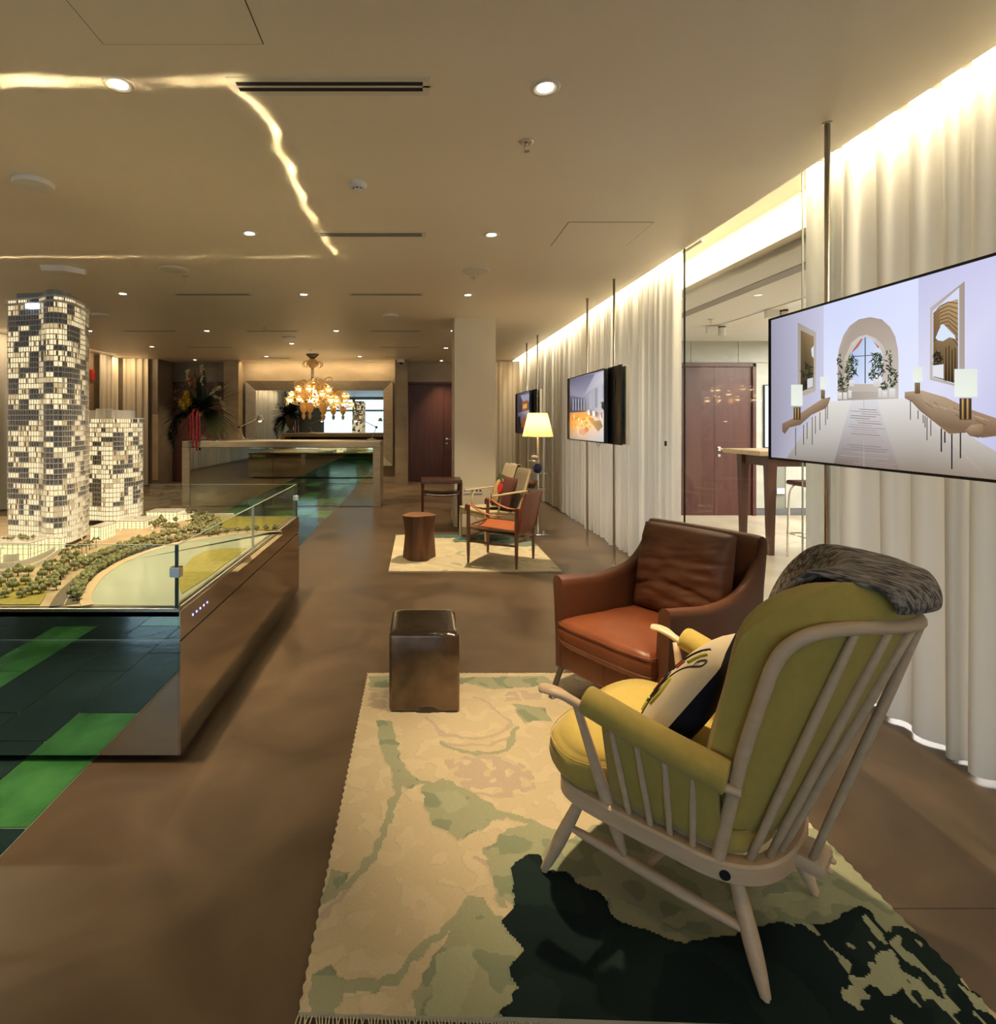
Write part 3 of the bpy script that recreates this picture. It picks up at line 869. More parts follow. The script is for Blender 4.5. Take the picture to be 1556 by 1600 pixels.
# back cushion: curved slab that follows the bow and rolls over its top
def back_surf(l, z, off):
    """off: distance in front of the bow surface"""
    k = (z - 0.30) / 0.67
    fc = lerp(-0.520, -0.782, k); fs = lerp(-0.412, -0.560, k)
    t = min(1.0, abs(l) / 0.25)
    f = lerp(fc, fs, t ** 2)
    return V(l * (1 - 0.25 * off), f + off, z + off * 0.25)
def back_fn(front):
    def fn(u, v):
        l = lerp(-0.250, 0.254, u)
        vv = v
        ztop = 1.048 - 0.11 * max(0, (abs(l) - 0.13) / 0.10) ** 2
        z = lerp(0.318, ztop, vv)
        eu = math.sqrt(max(0, 1 - abs(2 * u - 1) ** 7)); ev = math.sqrt(max(0, 1 - abs(2 * vv - 1) ** 8))
        e = eu * ev
        th = (0.072 + 0.030 * max(0, (z - 0.75) / 0.28)) * e
        mid = 0.072
        return back_surf(l, z, mid + (th if front else -0.070 * e - (0.05 * e * max(0, (z - 0.985) / 0.05))))
    return fn
m = MB(); m.grid(back_fn(True), 22, 24); m.grid(back_fn(False), 22, 24)
bc = m.build('back_cushion', M_yel, chair, smooth=True, sub=1)
# grey woven throw over the top of the back
thr_m = mat('herringbone_throw', (0.060, 0.052, 0.050), 0.95, c2=(0.36, 0.31, 0.265), scale=22, stretch=(9, 1.2, 3.0), detail=4, lo=0.40, hi=0.60, bump=0.4, bscale=90, bdist=0.006, distort=0.6)
fr_, bk_ = back_fn(True), back_fn(False)
def throw_pt(u, v):
    uu = lerp(0.24, 1.10, u)
    tail = max(0.0, (u - 0.62) / 0.38)
    gg = min(1.0, u / 0.35) ** 0.8
    lift = 0.022 + 0.004 * math.sin(8 * u + 3 * v) + 0.004 * math.sin(19 * u - 9 * v)
    if v < 0.60:
        k = v / 0.60
        p = Vector(fr_(min(uu, 0.985), lerp(0.74, 0.985, k)))
        p += V(0, 0.012 + 0.022 * math.cos(k * PI / 2), lift - 0.018 + 0.036 * k * k * gg)
    else:
        k = (v - 0.60) / 0.40
        p = Vector(bk_(min(uu, 0.985), lerp(0.985, 0.945 - 0.085 * tail, k)))
        p += V(0, -0.016 * math.sin(k * PI / 2), (lift - 0.018 + 0.036 * gg) * (1 - k) ** 0.8 + 0.003)
    return p + V(max(0, uu - 0.985) * 0.55, 0, -max(0, uu - 0.93) * 0.75)
m = MB(); m.grid(throw_pt, 24, 36)
th = m.build('throw_blanket', thr_m, None, smooth=True, solid=0.018, sub=1)
tag(th, 'grey and black herringbone woven throw folded over the top of the yellow chair', 'blanket')
th.location = chair.location; th.rotation_euler = chair.rotation_euler
# scatter cushion: cream print in front, navy behind
def pillow(name, w, h, t, front, back, seed=0, nu=22):
    root = thing(name, None, None)
    def fn(sg):
        def f(u, v):
            a, b = 2 * u - 1, 2 * v - 1
            k = (max(0, 1 - a * a) ** 0.42) * (max(0, 1 - b * b) ** 0.42)
            pin = 1 - 0.06 * (1 - abs(a)) * abs(b) ** 3 
            pin2 = 1 - 0.06 * (1 - abs(b)) * abs(a) ** 3
            return (a * w / 2 * pin2, sg * t / 2 * k, b * h / 2 * pin)
        return f
    m = MB(); m.grid(fn(1), nu, nu); fo = m.build('cushion_front', front, root, smooth=True)
    m = MB(); m.grid(fn(-1), nu, nu); m.build('cushion_back', back, root, smooth=True)
    return root, fn(1)
M_creamc = mat('cream_linen', (0.56, 0.47, 0.33), 0.9, bump=0.1, bscale=500, spec=0.2)
M_navy = mat('navy_linen', (0.010, 0.010, 0.018), 0.8, bump=0.1, bscale=500, spec=0.2)
pw, pf = pillow('scatter_cushion', 0.42, 0.42, 0.15, M_creamc, M_navy)
tag(pw, 'cream scatter cushion with black line drawing and navy back on the yellow chair', 'cushion')
def draw(root, fn, lines, m, name, r=0.003):
    for pts in lines:
        q = MB()
        pp = [Vector(fn(a, b)) for (a, b) in [(p.x, p.y) for p in spline([(x, y, 0) for x, y in pts], 6)]]
        pp = [p + V(0, 0.0005, 0) for p in pp]
        q.tube(pp, [(r, r * 0.35)] * len(pp), 6)
        q.build(name, m, root, smooth=True)
draw(pw, pf, [[(0.30, 0.03), (0.33, 0.2), (0.34, 0.36), (0.37, 0.5), (0.31, 0.68), (0.22, 0.80), (0.15, 0.86), (0.11, 0.91), (0.15, 0.94), (0.19, 0.89), (0.16, 0.85)], [(0.36, 0.03), (0.41, 0.2), (0.40, 0.38)], [(0.44, 0.35), (0.40, 0.5), (0.44, 0.6), (0.50, 0.52), (0.48, 0.42)], [(0.30, 0.42), (0.25, 0.55), (0.24, 0.62)], [(0.47, 0.62), (0.44, 0.75), (0.40, 0.96)]], M_black, 'printed_line', 0.0050)
draw(pw, pf, [[(0.22, 0.40), (0.20, 0.52), (0.25, 0.64)], [(0.28, 0.80), (0.26, 0.95)], [(0.36, 0.26), (0.38, 0.33)]], mat('yellow_print', (0.45, 0.38, 0.05), 0.8), 'printed_stroke', 0.008)
draw(pw, pf, [[(0.46, 0.4), (0.47, 0.52)], [(0.38, 0.68), (0.38, 0.76)]], mat('red_print', (0.35, 0.05, 0.03), 0.8), 'printed_stroke', 0.006)
draw(pw, pf, [[(0.44, 0.26), (0.45, 0.33)]], mat('green_print', (0.03, 0.14, 0.05), 0.8), 'printed_stroke', 0.007)
_cm = Matrix.Translation(chair.location) @ Matrix.Rotation(math.atan2(0.668, 0.744), 4, 'Z')
pw.matrix_world = _cm @ Matrix.Translation((-0.035, -0.250, 0.595)) @ Matrix.Rotation(math.radians(10), 4, 'Z') @ Matrix.Rotation(math.radians(33), 4, 'X') @ Matrix.Rotation(math.radians(6), 4, 'Y')

# ================================================================== brown leather armchair
M_lea = mat('cognac_leather', (0.185, 0.050, 0.018), 0.42, c2=(0.235, 0.068, 0.026), scale=5, detail=6, bump=0.10, bscale=120, bdist=0.003, spec=0.45)
M_lead = mat('cognac_leather_shaded', (0.115, 0.040, 0.017), 0.45, c2=(0.15, 0.054, 0.023), scale=4, detail=6, bump=0.10, bscale=120, bdist=0.003, spec=0.45)  # same leather as the seat, the back's shade put into a darker colour
lch = thing('leather_armchair', 'brown leather armchair with high wrapped back, behind the yellow chair', 'armchair', (0.8765, 2.618, 0), math.radians(122.7))
# plan of the wrapped shell: front of one arm, round the back, to the other
plan = [(-0.318, -0.015), (-0.322, -0.15), (-0.328, -0.32), (-0.333, -0.48), (-0.337, -0.60), (-0.340, -0.68), (-0.342, -0.735), (-0.338, -0.770), (-0.315, -0.785), (-0.20, -0.788), (0, -0.790)]
plan = plan + [(-x, y) for (x, y) in reversed(plan[:-1])]
topz = [0.645, 0.628, 0.608, 0.615, 0.648, 0.712, 0.795, 0.850, 0.868, 0.872, 0.873]
topz = topz + list(reversed(topz[:-1]))
pl = spline([V(x, y, z) for (x, y), z in zip(plan, topz)], 5)
N = len(pl); m = MB()
SEC = 13
for i, p in enumerate(pl):
    t = (pl[min(i + 1, N - 1)] - pl[max(i - 1, 0)]); t.z = 0; t.normalize()
    nr = V(-t.y, t.x, 0)                              # outward for this run direction is -nr
    if nr.dot(V(p.x, p.y + 0.35, 0)) < 0: nr = -nr
    zt = p.z; zb = 0.17
    back = min(1, max(0, (-p.y - 0.45) / 0.3))
    rec = 0.070 * back
    def q(off, z):
        k = (z - zb) / (zt - zb)
        flare = 0.022 * (k ** 2) * (1 - back)
        return tuple(V(p.x, p.y, 0) + nr * (off + flare) + V(0, -rec * k * k, z))
    th = 0.060
    sec = [(0.0, zb), (0.0, lerp(zb, zt, 0.33)), (0.0, lerp(zb, zt, 0.66)), (0.0, zt - 0.035), (-0.006, zt - 0.012), (-0.020, zt - 0.001), (-0.032, zt), (-0.046, zt - 0.004), (-th, zt - 0.020), (-th, zt - 0.05), (-th, lerp(zb, zt, 0.66)), (-th, lerp(zb, zt, 0.33)), (-th, zb)]
    for (o_, z_) in sec: m.v.append(q(o_, z_))
for i in range(N - 1):
    for k in range(SEC):
        k2 = (k + 1) % SEC
        m.f.append((i * SEC + k, i * SEC + k2, (i + 1) * SEC + k2, (i + 1) * SEC + k)); m.mi.append(0)
m.f.append(tuple(range(SEC))); m.mi.append(0); m.f.append(tuple(reversed([(N - 1) * SEC + k for k in range(SEC)]))); m.mi.append(0)
bm = bmesh.new()
m.build('wrapped_shell', M_lead, lch, smooth=True, angle=55, bevel=0)
bm.free()
m = MB(); m.rbox(-0.275, 0.275, -0.74, 0.0, 0.175, 0.315, 0.02, 3); m.build('seat_base', M_lea, lch, smooth=True, angle=40)
m = MB(); m.tube([(0.0, 0.0035, 0.19), (0.0, 0.0035, 0.30)], 0.0015, 4); m.build('seam', M_lead, lch)
out = [(p.x, p.y) for p in spline([(0, 0.055), (-0.18, 0.050), (-0.258, 0.030), (-0.271, -0.02), (-0.269, -0.3), (-0.265, -0.55), (-0.245, -0.61), (0, -0.62), (0.245, -0.61), (0.265, -0.55), (0.269, -0.3), (0.271, -0.02), (0.258, 0.03), (0.18, 0.05), (0, 0.055)], 5)[:-1]]
m = MB(); cushion(m, out, lambda x, y: 0.305 + y * 0.02, lambda x, y: 0.435 + y * 0.05 + 0.006 * mnoise.noise((x * 9, y * 9, 1)), 0.10, 12, 0.022)
s_ = m.build('seat_cushion', M_lea, lch, smooth=True)
for zz in (0.338, 0.418):
    m = MB(); m.tube([V(x * 0.992, lerp(-0.28, y, 0.992), zz + y * 0.04) for (x, y) in out], 0.003, 5, closed=True); m.build('piping', M_lea, s_, smooth=True)
def lback(front):
    def fn(u, v):
        a, b = 2 * u - 1, 2 * v - 1
        e = math.sqrt(max(0, 1 - abs(a) ** 6)) * math.sqrt(max(0, 1 - abs(b) ** 7))
        wr = 0.010 * mnoise.noise((a * 1.6, b * 6.0, 2.0)) + 0.007 * mnoise.noise((a * 3, b * 13 + a * 3, 5.0)) + 0.010 * mnoise.noise((a * 2.2 + b * 2, b * 3.0, 9.0)) - 0.012 * math.exp(-((b + 0.25 + 0.22 * a * a) / 0.05) ** 2) - 0.010 * math.exp(-((b - 0.28 + 0.12 * a) / 0.04) ** 2)
        th = (0.075 + 0.012 * math.cos(b * 2)) * e + (wr * e if front else 0)
        z = lerp(0.405, 0.880, v) - 0.010 * abs(a) ** 4
        yc = lerp(-0.595, -0.695, v)
        return (a * 0.266 * (1 - 0.02 * v), yc + (th if front else -0.045 * e), z)
    return fn
m = MB(); m.grid(lback(True), 34, 40); m.grid(lback(False), 34, 12)
m.build('back_cushion', M_lead, lch, smooth=True, sub=1)
for s in (-1, 1):
    m = MB(); a = V(s * 0.285, -0.03, 0.20); b = V(s * 0.31, 0.035, 0.016)
    for k in range(1):
        m.add([a + V(-0.016, 0, 0), a + V(0.016, 0, 0), a + V(0.016, -0.012, 0), a + V(-0.016, -0.012, 0), b + V(-0.012, 0, 0), b + V(0.012, 0, 0), b + V(0.012, -0.012, 0), b + V(-0.012, -0.012, 0)],
              [(0, 1, 2, 3), (7, 6, 5, 4), (0, 4, 5, 1), (1, 5, 6, 2), (2, 6, 7, 3), (3, 7, 4, 0)])
    m.build('leg', M_steel, lch)
    m = MB(); a = V(s * 0.31, -0.72, 0.20); b = V(s * 0.33, -0.78, 0.001)
    m.tube([a, b], [0.016, 0.011], 8); m.build('leg', M_chrome, lch)

# ================================================================== glazed ceramic stool
M_glaze = mat('bronze_glaze', (0.040, 0.022, 0.012), 0.16, c2=(0.24, 0.145, 0.075), scale=4.5, detail=7, lo=0.3, hi=0.7, bump=0.10, bscale=14, bdist=0.01, metal=0.35, coat=0.4)
M_glaze2 = mat('dark_glaze_top', (0.020, 0.014, 0.010), 0.10, c2=(0.05, 0.035, 0.025), scale=6, bump=0.35, bscale=26, bdist=0.01, metal=0.3, coat=0.6)
cst = thing('ceramic_stool', 'square dark bronze glazed ceramic stool at the corner of the patterned rug', 'stool', (0.0255, 2.895, 0))
m = MB(); m.rbox(-0.175, 0.175, -0.175, 0.175, 0.014, 0.400, 0.016, 3); m.build('body', M_glaze, cst, smooth=True, angle=40)
m = MB()
def topf(u, v):
    a, b = 2 * u - 1, 2 * v - 1
    r = (1 - abs(a) ** 10) * (1 - abs(b) ** 10)
    return (a * 0.172, b * 0.172, 0.394 + 0.019 * r ** 0.5 - 0.004 * (1 - a * a) * (1 - b * b))
m.grid(topf, 25, 25); m.build('top', M_glaze2, cst, smooth=True)
m = MB(); m.lathe([(0.045, 0), (0.04, 0.002)], 20, mtx=Matrix.Translation((0.015, -0.1751, 0.018)) @ Matrix.Rotation(PI / 2, 4, 'X'), squash=(1.3, 0.5)) 
m.build('glaze_drip', M_glaze2, cst)
# ================================================================== log stool
M_log = mat('walnut_log', (0.105, 0.042, 0.019), 0.5, c2=(0.20, 0.088, 0.040), scale=5, stretch=(4, 4, 0.5), detail=6, bump=0.15, bscale=24, bdist=0.006)
M_logtop = mat('log_end_grain', (0.17, 0.078, 0.036), 0.45, c2=(0.25, 0.125, 0.06), scale=9, detail=5)
log = thing('log_stool', 'solid dark walnut tree-trunk stool on the pale rug', 'stool', (-0.006, 5.83, 0))
def logr(a, z): return 0.150 + 0.012 * math.sin(2 * a + 0.4) + 0.016 * math.sin(3 * a + z * 2.2) + 0.008 * math.sin(5 * a - z * 3) + 0.016 * (0.5 - z) ** 2 * 4 * 0.6
m = MB()
m.grid(lambda u, v: (math.cos(2 * PI * u) * logr(2 * PI * u, v), math.sin(2 * PI * u) * logr(2 * PI * u, v), 0.014 + v * 0.455), 48, 12, wrap_u=True)
m.build('trunk', M_log, log, smooth=True)
m = MB()
m.grid(lambda u, v: (math.cos(2 * PI * u) * logr(2 * PI * u, 1) * (1 - v * 0.999 if v > 0 else 1.0), math.sin(2 * PI * u) * logr(2 * PI * u, 1) * (1 - v * 0.999 if v > 0 else 1), 0.469 + (0.006 if v > 0 else 0)), 48, 5, wrap_u=True)
m.build('top', M_logtop, log, smooth=True)

# ================================================================== safari chair
M_oak = mat('oiled_oak', (0.22, 0.105, 0.05), 0.45, c2=(0.28, 0.14, 0.07), scale=6, stretch=(3, 3, 0.6), detail=5)
M_tan = mat('tan_saddle_leather', (0.40, 0.105, 0.028), 0.42, c2=(0.45, 0.13, 0.038), scale=6, bump=0.06, bscale=150, bdist=0.002)
M_tand = mat('red_saddle_leather', (0.27, 0.068, 0.028), 0.42, c2=(0.31, 0.085, 0.035), scale=6, bump=0.06, bscale=150, bdist=0.002)
sc = thing('safari_chair', 'oak safari chair with tan leather sling seat and strap arms on the pale rug', 'chair', (0.849, 5.70, 0), math.radians(59.7))
T = 0.014
for sx in (-1, 1):
    for sy, h in ((1, 0.600), (-1, 0.600)):
        m = MB(); x, y = sx * 0.250, sy * 0.258
        m.tube([(x, y, T), (x, y, 0.12), (x, y, 0.30), (x, y, 0.45), (x, y, h)], [0.012, 0.0165, 0.0205, 0.0195, 0.0165], 12); m.build('leg', M_oak, sc, smooth=True, angle=50)
    m = MB(); m.tube([(sx * 0.25, -0.258, 0.235), (sx * 0.25, 0, 0.235), (sx * 0.25, 0.258, 0.235)], [0.010, 0.0135, 0.010], 10); m.build('rung', M_oak, sc, smooth=True)
    m = MB(); m.tube([(sx * 0.25, -0.258, 0.375), (sx * 0.25, 0, 0.375), (sx * 0.25, 0.258, 0.375)], [0.011, 0.0155, 0.011], 10); m.build('seat_rail', M_oak, sc, smooth=True)
    # arm strap with looped ends
    st = [(sx * 0.25, 0.281, 0.545), (sx * 0.25, 0.285, 0.585), (sx * 0.25, 0.270, 0.612), (sx * 0.25, 0.235, 0.608), (sx * 0.25, 0.12, 0.548), (sx * 0.25, 0.0, 0.517), (sx * 0.25, -0.12, 0.525), (sx * 0.25, -0.22, 0.575), (sx * 0.25, -0.258, 0.607), (sx * 0.25, -0.285, 0.598), (sx * 0.25, -0.284, 0.54)]
    sp = spline(st, 5); m = MB()
    m.grid(lambda u, v, sp=sp: sp[min(len(sp) - 1, int(round(u * (len(sp) - 1))))] + V(lerp(-0.024, 0.024, v), 0, 0), len(sp), 2)
    m.build('arm_strap', M_tan, sc, smooth=True, solid=0.005)
for y, z in ((0.258, 0.27), (-0.258, 0.27), (0.258, 0.395), (-0.258, 0.335)):
    m = MB(); m.tube([(-0.25, y, z), (0, y, z), (0.25, y, z)], [0.010, 0.0145, 0.010], 10); m.build('rung', M_oak, sc, smooth=True)
m = MB(); m.grid(lambda u, v: (lerp(-0.243, 0.243, u), lerp(-0.235, 0.262, v), 0.388 - 0.045 * math.sin(PI * u) + 0.012 * v), 16, 12); m.build('seat_sling', M_tan, sc, smooth=True, solid=0.006)
m = MB(); m.grid(lambda u, v: (lerp(-0.24, 0.24, u), lerp(-0.20, 0.22, v), 0.350 - 0.035 * math.sin(PI * u)), 12, 6); m.build('under_sling', mat('black_canvas', (0.012, 0.013, 0.012), 0.8), sc, smooth=True, solid=0.006)
m = MB(); m.grid(lambda u, v: (lerp(-0.262, 0.262, u), lerp(-0.262, -0.345, v) - 0.020 * math.sin(PI * u), lerp(0.335, 0.755, v)), 14, 10); m.build('back_sling', M_tand, sc, smooth=True, solid=0.010)
for sx in (-1, 1):
    m = MB(); m.tube([(sx * 0.268, -0.266, 0.36), (sx * 0.268, -0.335, 0.72)], 0.015, 10); m.build('back_post', M_tand, sc, smooth=True)

# ================================================================== light wood lounge chair with throw
M_ash = mat('pale_ash', (0.46, 0.36, 0.20), 0.5, c2=(0.52, 0.42, 0.25), scale=6, stretch=(3, 3, 0.8))
lc = thing('lounge_chair', 'pale ash low lounge chair with paddle arms and draped throw beside the column', 'chair', (0.638, 6.62, 0), math.radians(117.9))
for s in (-1, 1):
    m = MB(); m.tube([(s * 0.275, 0.0, T), (s * 0.275, -0.005, 0.2), (s * 0.275, -0.01, 0.40)], [(0.016, 0.013), (0.02, 0.015), (0.018, 0.014)], 8); m.build('leg', M_ash, lc, smooth=True, angle=50)
    m = MB(); m.tube([(s * 0.275, -0.585, T), (s * 0.275, -0.57, 0.25), (s * 0.275, -0.545, 0.60)], [0.014, 0.02, 0.015], 8); m.build('leg', M_ash, lc, smooth=True)
    m = MB(); m.tube([(s * 0.275, -0.005, 0.33), (s * 0.275, -0.58, 0.285)], [(0.013, 0.03)] * 2, 8); m.build('side_rail', M_ash, lc, smooth=True, angle=60)
    pa = spline([(s * 0.30, -0.09, 0.585), (s * 0.30, -0.2, 0.592), (s * 0.295, -0.4, 0.605), (s * 0.285, -0.60, 0.612)], 4)
    m = MB(); m.tube(pa, [(0.030 if 2 < i < len(pa) - 2 else 0.022, 0.011) for i in range(len(pa))], 10); m.build('arm', M_ash, lc, smooth=True)
    m = MB(); m.tube([(s * 0.282, -0.17, 0.32), (s * 0.292, -0.20, 0.585)], [0.014, 0.012], 8); m.build('arm_post', M_ash, lc, smooth=True)
    m = MB(); m.tube([(s * 0.245, -0.50, 0.33), (s * 0.238, -0.60, 0.6), (s * 0.225, -0.70, 0.86)], [(0.016, 0.022)] * 3, 8); m.build('back_stile', M_ash, lc, smooth=True, angle=60)
m = MB(); m.tube([(-0.275, -0.005, 0.345), (0.275, -0.005, 0.345)], [(0.012, 0.028)] * 2, 8); m.build('front_rail', M_ash, lc, smooth=True, angle=60)
M_seatw = mat('woven_cord', (0.50, 0.41, 0.24), 0.8, c2=(0.56, 0.47, 0.3), scale=60, stretch=(1, 8, 1), bump=0.3, bscale=120)
m = MB(); m.grid(lambda u, v: (lerp(-0.27, 0.27, u), lerp(0.015, -0.52, v), 0.398 - 0.055 * v - 0.012 * math.sin(PI * u)), 10, 10); m.build('seat', M_seatw, lc, smooth=True, solid=0.022)
m = MB(); m.grid(lambda u, v: (lerp(-0.235, 0.235, u), lerp(-0.50, -0.705, v), lerp(0.345, 0.87, v)), 8, 8); m.build('backrest', mat('grey_upholstery', (0.22, 0.175, 0.12), 0.8), lc, smooth=True, solid=0.03)
# throw over that chair's back
sp = spline([(0, -0.16, 0.400), (0, -0.30, 0.398), (0, -0.47, 0.410), (0, -0.545, 0.54), (0, -0.63, 0.75), (0, -0.680, 0.885), (0, -0.715, 0.905), (0, -0.745, 0.86), (0, -0.735, 0.70), (0, -0.71, 0.55)], 5)
m = MB(); m.grid(lambda u, v: sp[int(round(v * (len(sp) - 1)))] + V(lerp(0.01, 0.262, u) + 0.012 * math.sin(v * 6), 0.004 * math.sin(u * 14), 0.006 * math.sin(u * 11 + v * 4)), 18, len(sp))
o = m.build('throw_blanket', mat('oatmeal_throw', (0.44, 0.37, 0.24), 0.95, c2=(0.50, 0.42, 0.28), scale=30, bump=0.2, bscale=160), None, smooth=True, solid=0.012)
o.location = lc.location; o.rotation_euler = lc.rotation_euler
tag(o, 'oatmeal throw draped over the back of the pale ash lounge chair', 'blanket')
pr, pf2 = pillow('scatter_cushion', 0.40, 0.40, 0.13, mat('maroon_print', (0.085, 0.022, 0.016), 0.8), mat('brown_cloth', (0.10, 0.045, 0.03), 0.8))
tag(pr, 'dark red abstract print cushion leaning in the pale ash lounge chair', 'cushion')
def patch(root, fn, poly, m, name='printed_patch', off=0.0012):
    q = MB(); cx = sum(p[0] for p in poly) / len(poly); cy = sum(p[1] for p in poly) / len(poly)
    ps = [(p.x, p.y) for p in spline([(x, y, 0) for x, y in poly + poly[:1]], 5)[:-1]]
    n = len(ps)
    for k in range(5):
        r = 1 - k / 4.0 * 0.98
        for (x, y) in ps:
            p = Vector(fn(cx + (x - cx) * r, cy + (y - cy) * r)); q.v.append((p.x, p.y + off, p.z))
    for k in range(4):
        for i in range(n):
            q.f.append((k * n + i, k * n + (i + 1) % n, (k + 1) * n + (i + 1) % n, (k + 1) * n + i)); q.mi.append(0)
    return q.build(name, m, root, smooth=True)
# local u runs right to left for the viewer
patch(pr, pf2, [(0.98, 0.98), (0.98, 0.70), (0.75, 0.74), (0.60, 0.90), (0.70, 0.98)], mat('green_patch', (0.03, 0.055, 0.02), 0.8))
patch(pr, pf2, [(0.72, 0.68), (0.50, 0.72), (0.38, 0.62), (0.46, 0.42), (0.66, 0.48)], mat('scarlet_patch', (0.42, 0.022, 0.012), 0.8), off=0.0018)
patch(pr, pf2, [(0.90, 0.62), (0.80, 0.80), (0.62, 0.78), (0.66, 0.60), (0.58, 0.46), (0.46, 0.30), (0.50, 0.12), (0.74, 0.10), (0.92, 0.24), (0.84, 0.42)], mat('blush_patch', (0.50, 0.34, 0.17), 0.8), off=0.003)
draw(pr, pf2, [[(0.66, 0.84), (0.56, 0.86), (0.50, 0.80), (0.58, 0.74)], [(0.86, 0.5), (0.7, 0.42), (0.55, 0.46)], [(0.9, 0.28), (0.7, 0.2), (0.5, 0.26)]], M_creamc, 'printed_lines', 0.007)
draw(pr, pf2, [[(0.94, 0.30), (0.84, 0.20), (0.70, 0.08)]], mat('black_patch', (0.012, 0.01, 0.01), 0.8), 'printed_lines', 0.012)
pr.matrix_world = Matrix.Translation(lc.location) @ Matrix.Rotation(math.radians(117.9), 4, 'Z') @ Matrix.Translation((-0.03, -0.44, 0.590)) @ Matrix.Rotation(math.radians(18), 4, 'X') @ Matrix.Rotation(math.radians(-6), 4, 'Y')

# ================================================================== dark side table
M_wal = mat('dark_walnut', (0.045, 0.016, 0.010), 0.35, c2=(0.07, 0.026, 0.016), scale=5, stretch=(5, 1, 1))
stt = thing('side_table', 'dark walnut side table with lower shelf in front of the column', 'table', (0.290, 7.28, 0))
m = MB(); m.rbox(-0.262, 0.262, -0.22, 0.22, 0.655, 0.700, 0.006); m.build('tabletop', M_wal, stt)
m = MB(); m.grid(lambda u, v: (lerp(-0.24, 0.24, u), lerp(-0.2, 0.2, v), 0.515 - 0.018 * math.sin(PI * u)), 10, 3); m.build('shelf', M_wal, stt, smooth=True, solid=0.02)
for sx in (-1, 1):
    for sy in (-1, 1):
        m = MB(); m.tube([(sx * 0.245, sy * 0.2, 0.001), (sx * 0.245, sy * 0.2, 0.66)], [0.014, 0.019], 4); m.build('leg', M_wal, stt)

# ================================================================== floor lamp with glass shelves and ornaments
fl_ = thing('floor_lamp', 'chrome floor lamp with glowing pleated cream shade and small glass shelves by the curtain', 'lamp', (1.538, 7.15, 0))
m = MB(); m.rbox(-0.06, 0.13, -0.17, 0.12, 0.001, 0.016, 0.003); m.build('base', M_chrome, fl_)
m = MB(); m.tube([(0, 0, 0.016), (0, 0, 1.30)], 0.014, 12); m.build('pole', M_chrome, fl_, smooth=True)
m = MB()
for i in range(1): pass
NP = 72
def shade(u, v):
    a = 2 * PI * u; r = lerp(0.196, 0.122, v) * (1 + (0.010 if int(round(u * NP)) % 2 else -0.004))
    return (r * math.cos(a), r * math.sin(a), lerp(1.258, 1.565, v))
m.grid(shade, NP, 5, wrap_u=True)
M_shade = mat_cloth('lamp_shade_cloth', (0.75, 0.60, 0.36), 0.75, (0.95, 0.74, 0.38))
m.build('lamp_shade', M_shade, fl_, smooth=False)
for z, r in ((1.258, 0.197), (1.565, 0.123)):
    m = MB(); m.tube([(r * math.cos(2 * PI * k / 40), r * math.sin(2 * PI * k / 40), z) for k in range(40)], 0.003, 6, closed=True); m.build('shade_ring', M_creamc, fl_, smooth=True)
m = MB(); m.ball((0, 0, 1.40), (0.03, 0.03, 0.045), 12, 8); m.build('bulb', mat_emit('bulb_glow', (1.0, 0.74, 0.36), 6), fl_, smooth=True)
light('floor_lamp_bulb', 'POINT', (1.538, 7.15, 1.41), 9, (1.0, 0.70, 0.32), shadow_soft_size=0.05)
M_shelf = mat_glass('shelf_glass', (0.93, 0.96, 0.95), 1.6)
shelf_z = (0.945, 0.785, 0.590)
for z, x, r in ((0.945, -0.055, 0.085), (0.785, 0.02, 0.11), (0.590, -0.02, 0.12)):
    m = MB(); m.lathe([(r, 0), (r, 0.008)], 24, (x, -0.02, z)); so = m.build('glass_shelf', M_shelf, fl_)
    m = MB(); m.tube([(r * math.cos(2 * PI * k / 30) + x, r * math.sin(2 * PI * k / 30) - 0.02, z + 0.004) for k in range(30)], 0.0035, 5, closed=True); m.build('shelf_rim', M_chrome, so, smooth=True)
s_ = MB()
for k in range(14):
    t = k / 13; a = t * 3.6 * PI; r = 0.030 * (1 - t) + 0.004
    s_.ball((r * math.cos(a) * 0.7, r * math.sin(a) * 0.7, 0.03 + t * 0.028), 0.030 * (1 - 0.75 * t), 8, 6)
o = s_.build('seashell', mat('shell_pink', (0.62, 0.44, 0.30), 0.4, c2=(0.70, 0.55, 0.42), scale=30), smooth=True); o.location = (1.485, 7.12, 0.953)
tag(o, 'small pale spiral seashell on the top lamp shelf', 'seashell')
m = MB(); m.lathe([(0.028, 0), (0.05, 0.015), (0.062, 0.05), (0.056, 0.085), (0.034, 0.105), (0.038, 0.118), (0.033, 0.116), (0.028, 0.10)], 22, caps=True)
o = m.build('round_vase', mat('cobalt_glaze', (0.012, 0.018, 0.075), 0.2), smooth=True); o.location = (1.523, 7.08, 0.793); tag(o, 'small dark blue round vase on the middle lamp shelf', 'vase')
m = MB(); m.lathe([(0.04, 0), (0.062, 0.01), (0.09, 0.055), (0.098, 0.09), (0.09, 0.09), (0.06, 0.03), (0.01, 0.02)], 24)
o = m.build('wooden_bowl', M_log, smooth=True); o.location = (1.435, 7.10, 0.598); tag(o, 'turned brown wooden bowl on the lowest lamp shelf', 'bowl')

